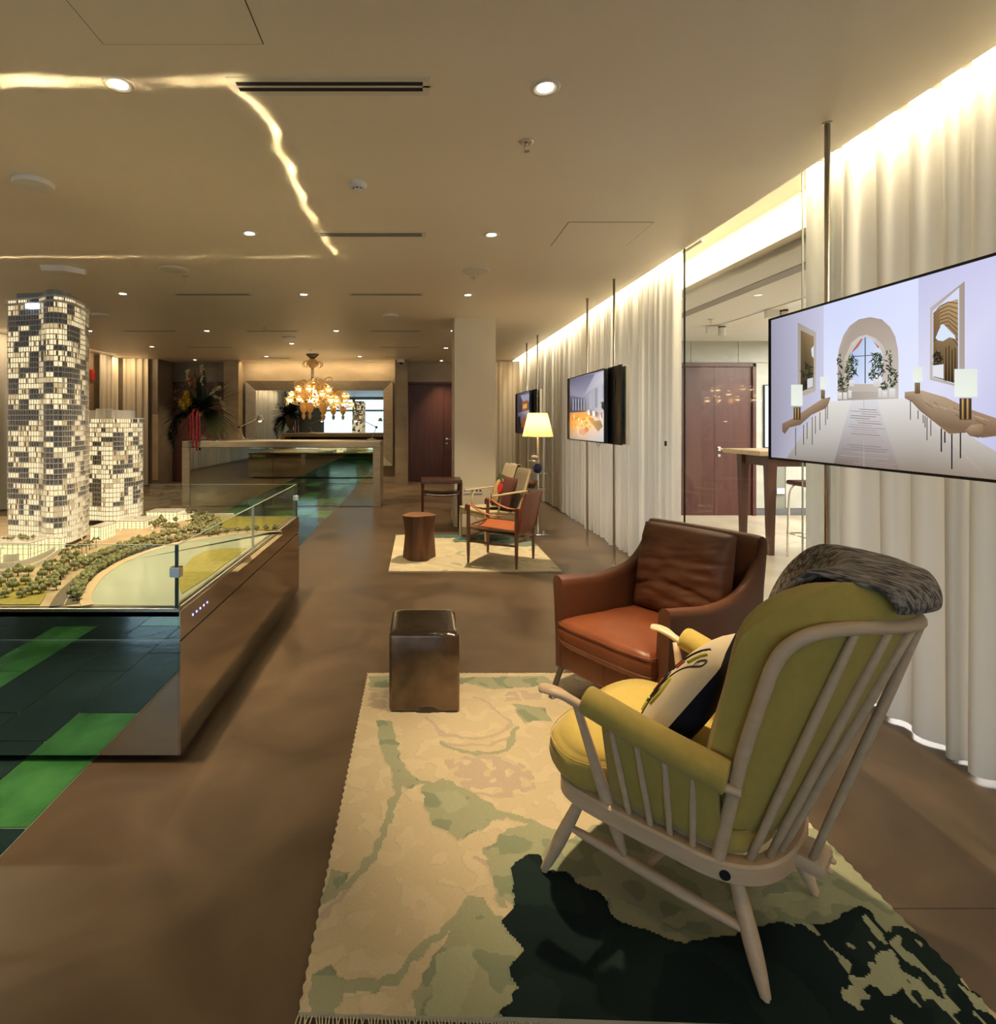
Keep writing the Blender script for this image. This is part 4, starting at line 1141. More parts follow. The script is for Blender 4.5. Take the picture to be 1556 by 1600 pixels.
# wall sockets and cable on the column
for i, (x, w, label) in enumerate(((0.655, 0.075, 'single white wall socket on the column'), (0.792, 0.155, 'double white wall socket with a plug on the column'))):
    t_ = thing('wall_socket', label, 'socket', (x, 7.598, 0.50))
    m = MB(); m.rbox(-w / 2, w / 2, -0.012, 0.0, -0.043, 0.043, 0.004); m.build('plate', M_white, t_)
    for k in range(1 if i == 0 else 2):
        m = MB(); m.box(-0.012 + k * 0.05 - (0.0 if i == 0 else 0.0), 0.012 + k * 0.05, -0.014, -0.011, -0.010, 0.010); m.build('outlet', M_black if i else M_white, t_)
m = MB(); m.tube(spline([(0.735, 7.58, 0.47), (0.733, 7.57, 0.35), (0.75, 7.57, 0.22), (0.79, 7.56, 0.10), (0.88, 7.50, 0.012), (1.1, 7.4, 0.012), (1.42, 7.25, 0.014)], 6), 0.004, 6)
tag(m.build('power_cable', M_black, smooth=True), 'thin black cable running down from the column socket to the floor lamp', 'cable')
# ================================================================== wall screens on floor-to-ceiling poles
M_scr = mat_attr('screen_picture', 0.3, 0.54)
M_rearw = mat('rear_case_white', (0.62, 0.58, 0.48), 0.5)
SX = 1.868
def spt(px, py, X=SX):
    """place on the upright screen plane (X = const) of a point read off the photograph"""
    y = X * F_PX / (px - PX0)
    return (y, CAM_H - (py - PY0) / F_PX * y)
class Pic:
    """flat coloured shapes of a screen picture, layered by hair-thin steps"""
    def __init__(s, y0, y1, z0, z1): s.v = []; s.f = []; s.c = []; s.k = 0; s.b = (y0, y1, z0, z1)
    def poly(s, pts, cols, raw=False):
        s.k += 1
        q = pts if raw else [spt(*p) for p in pts]
        y0, y1, z0, z1 = s.b
        q = [(min(max(a, y0), y1), min(max(b, z0), z1)) for a, b in q]
        n = len(s.v)
        for (a, b) in q: s.v.append((SX - 0.0006 - 0.000012 * s.k, a, b))
        s.f.append(tuple(range(n, n + len(q))))
        cc = cols if isinstance(cols, list) else [cols] * len(q)
        s.c += [srgb(*c) + (1,) for c in cc]
        return s
    def rect(s, x0, x1, y0, y1, col, col2=None): return s.poly([(x0, y0), (x1, y0), (x1, y1), (x0, y1)], [col, col, col2 or col, col2 or col])
    def line(s, x0, y0, x1, y1, w, col):
        dx, dy = x1 - x0, y1 - y0; L = math.hypot(dx, dy); nx, ny = -dy / L * w / 2, dx / L * w / 2
        return s.poly([(x0 + nx, y0 + ny), (x1 + nx, y1 + ny), (x1 - nx, y1 - ny), (x0 - nx, y0 - ny)], col)
    def leaves(s, cx, cy, rx, ry, n, seed, size=5, cols=((30, 42, 30), (48, 66, 40), (20, 30, 26), (70, 90, 55))):
        r = random.Random(seed)
        for _ in range(n):
            a = r.uniform(0, 2 * PI); k = math.sqrt(r.random())
            x, y = cx + rx * k * math.cos(a), cy + ry * k * math.sin(a)
            t = r.uniform(0, 2 * PI); l = size * r.uniform(0.6, 1.4)
            s.poly([(x - l * math.cos(t), y - l * math.sin(t)), (x + 1.0 * math.sin(t), y - 1.0 * math.cos(t)), (x + l * math.cos(t), y + l * math.sin(t)), (x - 1.0 * math.sin(t), y + 1.0 * math.cos(t))], r.choice(cols))
    def build(s, parent):
        me = bpy.data.meshes.new('picture'); me.from_pydata(s.v, [], s.f)
        at = me.attributes.new('Col', 'FLOAT_COLOR', 'CORNER')
        cols = []
        for p in me.polygons:
            for vi in p.vertices: cols += list(s.c[vi])
        at.data.foreach_set('color', cols)
        me.materials.append(M_scr)
        o = bpy.data.objects.new('picture', me); COL.objects.link(o); o.parent = parent
        return o
def screen(y0, y1, z0, z1, label, rear_label, rear_off=-0.30, rear=True):
    t = thing('flat_screen', label, 'television', (0, 0, 0), group='screens on poles')
    m = MB(); m.rbox(SX, SX + 0.040, y0, y1, z0, z1, 0.004, 1); m.build('housing', M_black, t)
    m = MB(); b = 0.009
    for (a0, a1, c0, c1) in ((y0, y1, z0, z0 + b), (y0, y1, z1 - b, z1), (y0, y0 + b, z0 + b, z1 - b), (y1 - b, y1, z0 + b, z1 - b)):
        m.box(SX - 0.004, SX, a0, a1, c0, c1)
    m.build('bezel', M_black, t)
    m = MB(); m.box(SX + 0.03, 1.922, (y0 + y1) / 2 - 0.15, (y0 + y1) / 2 + 0.15, (z0 + z1) / 2 - 0.12, (z0 + z1) / 2 + 0.12); m.build('bracket', M_black, t)
    if rear:
        t2 = thing('rear_screen', rear_label, 'television', (0, 0, 0), group='screens facing the curtain')
        m = MB(); m.rbox(1.922, 1.940, y0 + rear_off, y1 + rear_off, z0 - 0.005, z1 + 0.01, 0.003, 1); m.build('back_cover', M_black, t2)
        m = MB(); m.rbox(1.974, 2.012, y0 + rear_off + 0.004, y1 + rear_off - 0.004, z0, z1, 0.004, 1); m.build('housing', M_rearw, t2)
        m = MB(); m.tube([(1.922, y0 + rear_off + 0.14, z1 - 0.14), (1.914, y0 + rear_off + 0.15, z1 - 0.14), (1.914, y0 + rear_off + 0.15, z1 - 0.26), (1.922, y0 + rear_off + 0.14, z1 - 0.26)], 0.005, 6); m.build('handle', mat('dark_grey', (0.03, 0.03, 0.03), 0.4), t2)
    if y0 < 3: return t
    m = MB(); yy = y0 + 0.18; m.tube(spline([(SX + 0.02, yy, z0 + 0.005), (SX + 0.02, yy + 0.03, z0 - 0.025), (SX + 0.02, yy + 0.09, z0 - 0.03), (SX + 0.02, yy + 0.14, z0 + 0.005)], 5), 0.003, 5); m.build('cable_loop', M_black, t)
    return t
# poles
pole_lab = {2.64: 'steel pole crossing the left part of the large hallway screen', 1.76: 'steel pole at the right of the large hallway screen', 5.53: 'steel pole at the near side of the middle screen', 6.41: 'steel pole at the far side of the middle screen', 9.11: 'steel pole at the near side of the smallest screen', 10.02: 'steel pole at the far side of the smallest screen'}
for y_, lab in pole_lab.items():
    t = thing('support_pole', lab, 'pole', (1.957, y_, 0), group='steel poles carrying the screens')
    m = MB(); m.tube([(0, 0, 0.006), (0, 0, CEIL - 0.004)], 0.0125, 14); m.build('tube', M_steel, t, smooth=True)
    m = MB(); m.lathe([(0.024, 0), (0.024, 0.006)], 16, (0, 0, 0)); m.build('floor_flange', M_steel, t)
    m = MB(); m.lathe([(0.02, 0), (0.02, 0.006)], 16, (0, 0, CEIL - 0.006)); m.build('ceiling_flange', M_steel, t)

# ---- large screen: a white hall with an arch
tv = screen(1.61, 2.94, 1.252, 1.998, 'large wide screen showing a white hall with an arch, nearest the viewer', 'dark back of the screen mounted behind the large hallway screen')
p = Pic(1.62, 2.93, 1.262, 1.988)
p.poly([(1205, 470), (1420, 400), (1660, 350), (1660, 700), (1205, 700)], [(176, 176, 200), (214, 220, 245), (205, 205, 238), (205, 205, 238), (176, 176, 200)])
p.poly([(1205, 480), (1287, 470), (1287, 632), (1230, 718), (1205, 740)], [(158, 156, 178), (196, 196, 220), (200, 200, 224), (172, 170, 186), (150, 148, 166)])
p.poly([(1287, 460), (1435, 420), (1435, 632), (1287, 632)], [(206, 214, 246), (216, 222, 250), (226, 230, 252), (226, 230, 250)])
p.poly([(1435, 400), (1660, 340), (1660, 830), (1551, 749), (1435, 640)], [(196, 196, 228), (206, 204, 238), (206, 204, 240), (190, 190, 226), (222, 222, 242)])
# floor
p.poly([(1287, 628), (1414, 622), (1551, 749), (1440, 756), (1200, 730), (1229, 716)], [(222, 218, 212), (226, 222, 218), (150, 136, 122), (140, 126, 112), (112, 104, 98), (150, 144, 138)])
p.poly([(1414, 622), (1435, 634), (1660, 840), (1551, 760), (1530, 735)], [(226, 222, 218), (226, 222, 214), (150, 140, 130), (146, 132, 118), (168, 152, 136)])
p.poly([(1337, 600), (1362, 600), (1405, 737), (1303, 728)], [(232, 232, 238), (232, 232, 238), (134, 118, 110), (120, 106, 100)])
for i in range(26):
    t = 0.30 + 0.70 * i / 26; t2 = t + 0.012
    xa, xb = lerp(1337, 1303, t), lerp(1362, 1405, t); ya, yb = lerp(600, 728, t), lerp(600, 737, t)
    r = random.Random(i); u0 = r.uniform(0, 0.4); u1 = r.uniform(0.6, 1)
    p.line(lerp(xa, xb, u0), lerp(ya, yb, u0), lerp(xa, xb, u1), lerp(ya, yb, u1), 1.0, (r.choice(((158, 144, 138), (134, 120, 114), (170, 156, 148)))))
p.line(1350, 602, 1350, 732, 0.8, (178, 168, 162))
# arch
arch = [(1309, 626), (1309, 560), (1311, 545), (1318, 524), (1328, 509), (1342, 499), (1360, 495.5), (1378, 499), (1391, 511), (1399, 526), (1403, 545), (1404, 560), (1404, 623)]
p.poly(arch, [(150, 138, 126), (172, 160, 148), (180, 168, 156), (178, 164, 152), (170, 156, 144), (166, 152, 140), (162, 148, 138), (168, 154, 142), (176, 162, 150), (180, 166, 154), (184, 170, 158), (190, 178, 168), (196, 186, 176)])
p.poly([(1318, 612), (1320, 560), (1330, 536), (1342, 526), (1354, 523), (1368, 528), (1380, 540), (1388, 560), (1390, 612)], [(180, 170, 160), (196, 184, 172), (206, 194, 182), (208, 196, 184), (206, 196, 186), (204, 192, 182), (200, 188, 178), (196, 184, 174), (200, 190, 182)])
p.poly([(1330, 600), (1328, 556), (1336, 538), (1346, 528), (1353, 526), (1364, 530), (1374, 541), (1380, 556), (1378, 600)], [(198, 210, 238), (176, 194, 232), (170, 190, 230), (178, 196, 232), (190, 206, 238), (196, 210, 240), (206, 218, 244), (214, 224, 246), (226, 232, 248)])
p.line(1352, 527, 1352, 599, 1.6, (60, 70, 84)); p.line(1334, 557, 1376, 554, 1.2, (70, 80, 94))
p.poly([(1331, 552), (1333, 547), (1345, 530), (1349, 529), (1341, 542)], (186, 104, 60)); p.poly([(1363, 531), (1374, 542), (1373, 545)], (178, 96, 56))
for (cx, cy, rx, ry, n, sd, sz) in ((1318, 600, 9, 14, 46, 1, 3.5), (1331, 575, 9, 20, 60, 2, 5), (1313, 575, 4, 22, 22, 3, 3), (1372, 572, 10, 22, 66, 4, 5.5), (1390, 562, 5, 18, 26, 5, 4), (1396, 590, 8, 14, 50, 6, 3.2), (1383, 603, 6, 8, 26, 7, 3.5), (1363, 585, 4, 8, 12, 8, 3)):
    p.leaves(cx, cy, rx, ry, n, sd, sz)
for (x0, x1, y0, y1) in ((1309.5, 1317, 613, 624), (1319, 1325, 613, 624), (1391, 1400.5, 607, 621), (1380, 1388, 611, 621), (1327, 1332, 610, 622), (1374, 1379, 606, 621), (1366, 1378, 592, 604), (1328, 1336, 594, 604)):
    p.rect(x0, x1, y0, y1, (226, 224, 226), (206, 200, 196))
# left mirror, right mirror
p.poly([(1248, 504), (1276.5, 519), (1276, 611), (1248, 622)], [(158, 148, 136), (180, 170, 158), (184, 174, 162), (170, 160, 148)])
p.poly([(1252.5, 516), (1273, 526), (1272.5, 604), (1252.5, 612)], [(120, 100, 70), (150, 126, 92), (62, 56, 40), (44, 40, 30)])
p.leaves(1263, 586, 8, 22, 40, 12, 5, ((26, 30, 24), (44, 48, 34), (80, 72, 50))); p.poly([(1269, 545), (1273, 540), (1273, 560), (1270, 556)], (214, 222, 240)); p.poly([(1263, 592), (1272, 590), (1272, 604), (1263, 607)], (206, 208, 214))
p.poly([(1455.5, 481), (1509.6, 439.5), (1509.6, 607), (1455, 593.5)], [(188, 178, 168), (160, 146, 134), (172, 160, 150), (190, 182, 172)])
p.poly([(1459, 486), (1501, 449), (1501, 602), (1459, 590)], [(206, 208, 232), (214, 218, 242), (210, 212, 236), (206, 206, 228)])
p.poly([(1460.5, 489), (1478, 474), (1499, 467), (1499, 600), (1460.5, 589)], [(150, 122, 84), (176, 146, 104), (188, 158, 112), (40, 30, 20), (60, 44, 28)])
for i in range(9):                                                   # curved timber ribs in the mirror
    k = i / 9
    pts = [(1461, lerp(492, 540, k)), (1470, lerp(482, 530, k) - 3), (1484, lerp(474, 528, k) - 2), (1499, lerp(474, 548, k))]
    for a, b in zip(pts[:-1], pts[1:]): p.line(a[0], a[1], b[0], b[1], 1.3, (92, 68, 42))
p.poly([(1464, 528), (1473, 507), (1477, 507), (1494, 524), (1496, 530), (1486, 527), (1476, 533), (1468, 532)], (214, 226, 246))
for i in range(9): p.line(1478 + i * 2.4, 540 + (i % 3) * 3, 1478 + i * 2.4, 596, 1.2, (34, 26, 18) if i % 2 else (128, 100, 66))
p.leaves(1468, 560, 7, 16, 34, 14, 5, ((26, 28, 22), (50, 48, 34), (20, 18, 14))); p.poly([(1460.5, 571), (1477, 569), (1477, 592), (1460.5, 588)], (222, 224, 230))
# timber console tables
p.poly([(1224, 662), (1240, 654), (1270, 634), (1287, 623), (1300, 620.5), (1296, 632), (1292, 638), (1270, 648), (1252, 664), (1235, 668), (1228, 678), (1224, 674)], [(132, 108, 86), (150, 124, 98), (160, 134, 108), (168, 142, 116), (150, 126, 104), (130, 106, 84), (124, 100, 80), (130, 106, 84), (122, 98, 76), (116, 92, 72), (110, 86, 66), (112, 90, 70)])
for (x, a, b) in ((1245, 668, 712), (1257.5, 664, 695), (1263, 660, 686), (1271, 652, 695), (1276, 650, 678), (1283, 644, 672), (1292, 637, 664), (1295, 634, 655)): p.line(x, a, x, b, 1.1, (58, 54, 56))
p.poly([(1416, 612.5), (1443, 610), (1480, 621), (1520, 640), (1570, 657), (1570, 680), (1538, 684), (1513, 676), (1486, 678), (1463, 660), (1440, 642), (1427, 628), (1416, 622)], [(176, 150, 124), (188, 164, 138), (172, 146, 118), (164, 136, 108), (158, 130, 104), (122, 96, 74), (128, 102, 78), (120, 94, 72), (132, 106, 82), (126, 102, 80), (130, 106, 84), (134, 110, 88), (140, 116, 94)])
for i in range(12):
    r = random.Random(50 + i); x = r.uniform(1440, 1530); y = lerp(618, 658, (x - 1440) / 95) + r.uniform(-6, 8)
    p.line(x, y, x + r.uniform(10, 24), y + r.uniform(5, 10), 0.9, r.choice(((112, 86, 64), (190, 164, 136), (96, 72, 54))))
p.poly([(1510, 673), (1520, 664), (1538, 662), (1540, 680), (1532, 684), (1518, 681)], [(140, 112, 86), (176, 148, 118), (160, 132, 104), (116, 90, 68), (110, 84, 64), (120, 94, 72)])
for (x, a, b) in ((1425, 626, 656), (1437, 641, 655), (1445, 648, 661), (1448, 650, 668), (1451, 652, 688), (1457, 656, 681), (1473.5, 669, 706), (1479, 674, 692), (1490, 678, 733), (1503.5, 676, 716)): p.line(x, a, x, b, 1.3 if x < 1470 else 2.2, (52, 50, 58) if x < 1470 else (34, 34, 44))
# table lamps
for (x0, x1, y0, y1, bx0, bx1, by1) in ((1494, 1530, 576.5, 620, 1502, 1521, 656), (1428.5, 1444, 573, 596, 1432, 1440, 615), (1238, 1256, 601, 634, 1242, 1253, 656), (1283.5, 1293, 588.5, 607.5, 1285, 1291, 623)):
    p.rect(bx0, bx1, y1 + 2, by1, (120, 98, 60), (92, 72, 46))
    w = (bx1 - bx0) / 5
    for k in range(5):
        if k % 2 == 0: p.rect(bx0 + k * w, bx0 + (k + 0.8) * w, y1 + 3, by1 - 1, (62, 50, 52), (50, 40, 40))
        else: p.rect(bx0 + k * w, bx0 + k * w + 0.6 * w, y1 + 3, by1 - 1, (206, 172, 96), (160, 126, 62))
    p.poly([(x0, y0), (x1, y0), (x1, y1), (x0, y1)], [(226, 232, 226), (224, 230, 222), (232, 238, 222), (234, 240, 228)])
p.build(tv)

# ---- middle screen: table setting
tv2 = screen(5.555, 6.93, 1.230, 1.990, 'middle screen showing a dining table with orange flowers, left of the glass opening', 'dark back of the screen mounted behind the middle screen')
p = Pic(5.566, 6.92, 1.240, 1.980)
def z4(x, y): return (870 + x / 9.415, 550 + y / 9.415)
def Q(*a): return [z4(*q) for q in a]
p.poly(Q((190, 380), (740, 250), (740, 1330), (190, 1290)), [(120, 116, 140), (150, 146, 170), (196, 192, 200), (170, 166, 176)])
p.poly(Q((190, 400), (560, 320), (400, 620), (190, 540)), [(96, 92, 116), (118, 114, 140), (150, 148, 170), (130, 128, 152)])
p.poly(Q((560, 320), (740, 260), (740, 420), (400, 640)), [(176, 172, 190), (196, 194, 206), (206, 202, 210), (170, 166, 182)])
p.poly(Q((400, 640), (740, 400), (740, 900), (420, 880)), [(150, 146, 156), (196, 194, 200), (200, 198, 204), (130, 124, 126)])
p.poly(Q((190, 640), (420, 680), (420, 880), (190, 890)), [(104, 104, 124), (120, 120, 140), (70, 66, 74), (60, 58, 70)])
for i in range(10): p.rect(*(lambda a: (a[0], a[0] + 1.0, a[1], a[1] + 18))(z4(215 + i * 20, 690)), (190, 196, 214) if i % 2 else (70, 70, 84))
for (x, w, y0, y1) in ((480, 34, 600, 830), (560, 40, 520, 820), (660, 34, 470, 690)): p.poly(Q((x, y0 + 20), (x + w, y0), (x + w, y1), (x, y1)), (172, 176, 190) if x != 560 else (150, 152, 168))
p.leaves(*z4(680, 790), 2.5, 7, 18, 31, 3)
p.poly(Q((190, 900), (450, 880), (740, 900), (740, 1330), (190, 1300)), [(206, 140, 70), (206, 170, 120), (206, 204, 210), (200, 200, 204), (178, 150, 126)])
p.poly(Q((190, 900), (470, 900), (540, 1000), (480, 1130), (330, 1150), (190, 1130)), [(214, 124, 34), (224, 150, 60), (206, 120, 50), (226, 190, 150), (220, 160, 90), (214, 150, 90)])
r = random.Random(5)
for i in range(60):
    x, y = r.uniform(205, 520), r.uniform(900, 1110)
    p.poly(Q((x, y), (x + r.uniform(10, 40), y + r.uniform(-5, 20)), (x + r.uniform(0, 20), y + r.uniform(20, 60))), r.choice(((226, 130, 24), (236, 176, 90), (246, 226, 196), (206, 104, 20), (150, 130, 40), (230, 150, 50))))
for i in range(6): p.poly(Q((450 + i * 38, 860 + i * 6), (478 + i * 38, 850 + i * 8), (484 + i * 38, 930 + i * 10), (456 + i * 38, 925 + i * 10)), (232, 232, 240) if i % 2 == 0 else (120, 110, 110))
p.poly(Q((540, 1020), (640, 1000), (680, 1090), (610, 1170)), [(120, 110, 90), (110, 104, 80), (96, 90, 70), (130, 120, 96)])
p.poly(Q((450, 960), (540, 980), (620, 1170), (590, 1150)), [(196, 120, 50), (150, 110, 70), (110, 100, 80), (170, 140, 110)])
p.poly(Q((590, 890), (640, 880), (660, 980), (610, 1000)), [(110, 80, 60), (206, 190, 180), (226, 226, 232), (180, 160, 150)])
p.poly([z4(385 + 90 * math.cos(a), 1180 + 78 * math.sin(a)) for a in [2 * PI * k / 20 for k in range(20)]], (206, 176, 160)); p.poly([z4(385 + 60 * math.cos(a), 1170 + 50 * math.sin(a)) for a in [2 * PI * k / 20 for k in range(20)]], (186, 140, 116)); p.poly([z4(440 + 32 * math.cos(a), 1140 + 40 * math.sin(a)) for a in [2 * PI * k / 16 for k in range(16)]], (166, 88, 44))
p.build(tv2)

# ---- smallest screen: dim interior
tv3 = screen(9.32, 10.68, 1.235, 1.985, 'smallest and farthest screen showing a dim room with a lit doorway', 'dark back of the screen mounted behind the farthest screen')
p = Pic(9.332, 10.67, 1.245, 1.975)
def z5(x, y): return (700 + x / 3.89, 460 + y / 3.89)
def Q5(*a): return [z5(*q) for q in a]
p.poly(Q5((420, 600), (515, 580), (515, 840), (420, 850)), [(70, 68, 80), (110, 106, 120), (60, 40, 34), (40, 26, 24)])
p.poly(Q5((440, 615), (500, 600), (492, 650), (455, 650)), (150, 150, 168)); p.poly(Q5((450, 655), (485, 640), (485, 705), (450, 712)), (150, 84, 40)); p.poly(Q5((455, 670), (480, 662), (480, 690), (455, 696)), (206, 160, 100))
p.poly(Q5((425, 720), (515, 700), (515, 760), (425, 790)), [(90, 90, 104), (170, 170, 184), (120, 116, 124), (60, 58, 66)]); p.poly(Q5((450, 755), (480, 745), (480, 800), (445, 810)), (140, 80, 40)); p.poly(Q5((425, 745), (440, 740), (440, 820), (425, 830)), (24, 22, 26))
p.build(tv3)
m = MB(); m.rbox(2.225, 2.24, 4.98, 5.0, 1.23, 1.275, 0.002, 1); tag(m.build('sensor_tag', M_black), 'tiny black tag clipped to the sheer curtain right of the middle screen', 'tag')
# ================================================================== display table with scale model
def mat_mirror(name, c, rough=0.02, bump=0.02, bscale=2.0):
    return mat(name, c, rough, metal=1.0, bump=bump, bscale=bscale, scale=2.0, bdist=0.02)
M_mir = mat_mirror('polished_steel', (0.62, 0.56, 0.48), 0.02, 0.035, 1.6)
M_smoke = mat_mirror('dark_mirror', (0.60, 0.66, 0.62), 0.02, 0.02, 1.2)
X0, X1, Y0, Y1, ZT = -4.40, -1.022, 2.344, 4.66, 0.64
tab = thing('display_table', 'long mirror-steel display table with glass rails carrying the lit tower model', 'table', ((X0 + X1) / 2, (Y0 + Y1) / 2, 0))
tab_off = Vector(tab.location)
def tp(m, name, mt, **kw):
    o = m.build(name, mt, tab, **kw); o.location = -tab_off; return o
m = MB(); m.box(X0 + 0.10, X1 - 0.10, Y0 + 0.10, Y1 - 0.10, 0.0, 0.035); tp(m, 'plinth', M_black)
m = MB(); m.box(X0 + 0.004, X1 - 0.004, Y0 + 0.012, Y1 - 0.012, 0.033, ZT - 0.02); tp(m, 'carcass', M_black)
for (x0, x1, y0, y1, nm, mt) in ((X0, X1 - 0.003, Y0, Y0 + 0.012, 'front_panel', M_smoke), (X0, X1 - 0.003, Y1 - 0.012, Y1, 'front_panel', M_smoke), (X1 - 0.004, X1 + 0.004, Y0, Y1, 'side_panel', M_mir), (X0 - 0.004, X0 + 0.004, Y0, Y1, 'side_panel', M_mir)):
    for (z0, z1) in ((0.03, 0.512), (0.520, ZT)):
        m = MB(); m.box(x0, x1, y0, y1, z0, z1); tp(m, nm, mt)
m = MB(); m.box(X0, X1 + 0.001, Y0 - 0.004, Y0 + 0.002, 0.511, 0.521); tp(m, 'pull_channel', M_chrome)
m = MB(); m.box(X0, X1, Y0, Y1, ZT - 0.02, ZT); tp(m, 'deck', mat('deck_grey', (0.22, 0.22, 0.22), 0.4))
for (x0, x1, y0, y1) in ((X0, X1, Y0, Y0 + 0.03), (X0, X1, Y1 - 0.03, Y1), (X1 - 0.03, X1, Y0 + 0.03, Y1 - 0.03), (X0, X0 + 0.03, Y0 + 0.03, Y1 - 0.03)):
    m = MB(); m.box(x0, x1, y0, y1, ZT, ZT + 0.012); tp(m, 'rim', mat('rim_steel', (0.55, 0.52, 0.46), 0.18, metal=1.0))
M_rail = mat_glass('rail_glass', (0.93, 0.97, 0.945), 1.0)
ZG = 0.922
def pane(x0, x1, y0, y1):
    m = MB(); m.box(x0, x1, y0, y1, ZT + 0.004, ZG); g_ = tp(m, 'glass_panel', M_rail)
    m = MB()
    m.box(x0 - 0.0003, x1 + 0.0003, y0 - 0.0003, y1 + 0.0003, ZG, ZG + 0.0015); e = m.build('polished_edge', mat('glass_edge_light', (0.30, 0.40, 0.34), 0.15), g_)
gx = X1 - 0.016
for a, b in ((X0 + 0.01, -2.95), (-2.945, -2.0), (-1.995, gx - 0.006)): pane(a, b, Y0 + 0.012, Y0 + 0.022); pane(a, b, Y1 - 0.022, Y1 - 0.012)
for a, b in ((Y0 + 0.012, 3.43), (3.435, Y1 - 0.012)): pane(gx - 0.004, gx + 0.006, a, b); pane(X0 + 0.01, X0 + 0.02, a, b)
for (x, y) in ((gx + 0.001, Y0 + 0.010), (gx + 0.001, Y1 - 0.011)):
    m = MB(); m.box(x - 0.007, x + 0.006, y - 0.003, y + 0.006, ZT + 0.002, ZG); tp(m, 'corner_edge', M_edge)
    m = MB(); m.rbox(x - 0.028, x + 0.016, y - 0.010, y + 0.028, 0.785, 0.828, 0.002, 1); tp(m, 'glass_clamp', M_steel)
m = MB(); m.box(gx - 0.005, gx + 0.007, 3.429, 3.4365, ZT + 0.004, ZG); tp(m, 'panel_joint', mat('joint_light', (0.45, 0.52, 0.47), 0.2))
# row of small blue touch lamps on the side panel
for i in range(5):
    m = MB(); m.lathe([(0.0055, 0), (0.0055, 0.002)], 10, mtx=Matrix.Translation((X1 + 0.004, 2.475 + i * 0.042, 0.583)) @ Matrix.Rotation(PI / 2, 4, 'Y')); tp(m, 'touch_lamp', mat_emit('blue_led', (0.16, 0.16, 1.0), 3.0))
# added up-lamps on the rim imitate the steel table's wavering reflection on the ceiling
rnd = random.Random(12)
ZR = ZT + 0.0125
def added_streak_lamp(a, b, P, power, sp0, sp1, over=1.15):
    """added lamp strip from a to b in n pieces, each tipped so that its beam falls on one stretch of the crooked line P on the ceiling"""
    a, b = Vector(a), Vector(b); n = len(P) - 1
    ax = (b - a).normalized()
    m = MB(); nn = V(-ax.y, ax.x, 0) * 0.004
    m.add([a + nn, b + nn, b - nn, a - nn], [(0, 1, 2, 3)]); tp(m, 'added_lamp_strip', M_white)
    for i in range(n):
        c = a.lerp(b, (i + 0.5) / n) + V(0, 0, 0.002)
        t0, t1 = Vector((P[i][0], P[i][1], CEIL)), Vector((P[i + 1][0], P[i + 1][1], CEIL))
        z = -((t0 + t1) / 2 - c).normalized()                      # lamps shine along local -Z
        x = (t1 - t0); x = (x - z * x.dot(z)).normalized(); y = z.cross(x)
        o = light('added_streak_lamp', 'AREA', (0, 0, 0), power / n * rnd.uniform(0.6, 1.4), (1.0, 0.76, 0.42), shape='RECTANGLE', size=(t1 - t0).length * over, size_y=0.008)
        o.data.spread = math.radians(rnd.uniform(sp0, sp1))
        R = Matrix((x, y, z)).transposed().to_4x4()
        o.matrix_world = Matrix.Translation(c) @ R
wob = [-0.02, 0.05, 0.075, 0.015, 0.055, 0.0, 0.03, -0.025, 0.015, -0.03, 0.02, -0.02, 0.03, 0.0]
added_streak_lamp((X1 - 0.012, Y0 + 0.04, ZR), (X1 - 0.012, Y1 - 0.04, ZR), [(-0.785 + 0.055 * k / 13 + wob[k], lerp(2.33, 4.80, (k / 13) ** 1.0)) for k in range(14)], 0.72, 1.4, 2.0)
added_streak_lamp((X0 + 0.04, Y0 + 0.006, ZR), (X1 - 0.01, Y0 + 0.006, ZR), [(lerp(-4.6, -0.83, k / 14), 2.325 + 0.012 * math.sin(k * 2.1)) for k in range(15)], 0.95, 2.4, 3.2, 1.7)
added_streak_lamp((X0 + 0.04, Y1 - 0.006, ZR), (X1 - 0.04, Y1 - 0.006, ZR), [(lerp(-4.6, -0.70, k / 12), 4.79 + 0.012 * math.sin(k * 2.6)) for k in range(13)], 0.42, 2.2, 2.6, 1.7)

# ---- the scale model
mod = thing('scale_model', 'lit architectural scale model of two white towers, park, road and pond on the display table', 'model', (-2.45, 3.6, ZT))
mo = Vector(mod.location)
def mp(m, name, mt, parent=None, **kw):
    o = m.build(name, mt, parent or mod, **kw)
    if parent is None: o.location = -mo
    return o
ZL = ZT + 0.013
M_land = mat('model_paving', (0.34, 0.26, 0.16), 0.8, c2=(0.42, 0.33, 0.2), scale=9)
M_grass = mat('model_lawn', (0.22, 0.19, 0.035), 0.9, c2=(0.28, 0.245, 0.05), scale=30)
M_water = mat('model_water', (0.40, 0.44, 0.34), 0.12, c2=(0.43, 0.47, 0.37), scale=3, spec=0.6)
M_road = mat('model_asphalt', (0.10, 0.08, 0.06), 0.7, c2=(0.13, 0.105, 0.08), scale=12)
M_walk = mat('model_walk', (0.50, 0.38, 0.24), 0.8)
def mpt(px, py, z=ZL): return floor_pt(px, py, z)
m = MB(); m.box(X0 + 0.035, X1 - 0.035, Y0 + 0.035, Y1 - 0.035, ZT + 0.001, ZL); mp(m, 'ground_plate', M_land)
arc = [mpt(*q) for q in ((146, 946), (143, 935), (150, 918), (165, 900), (195, 880), (235, 863), (277, 851), (320, 843), (380, 835), (440, 832))]
arc = [(p.x, p.y) for p in spline([(x, y, 0) for x, y in arc], 5)]
m = MB(); m.prism([(X1 - 0.04, Y0 + 0.035), (X1 - 0.04, arc[-1][1])] + [(max(x, X0), max(y, Y0 + 0.036)) for x, y in reversed(arc)], ZL, ZL + 0.003); mp(m, 'pond', M_water)
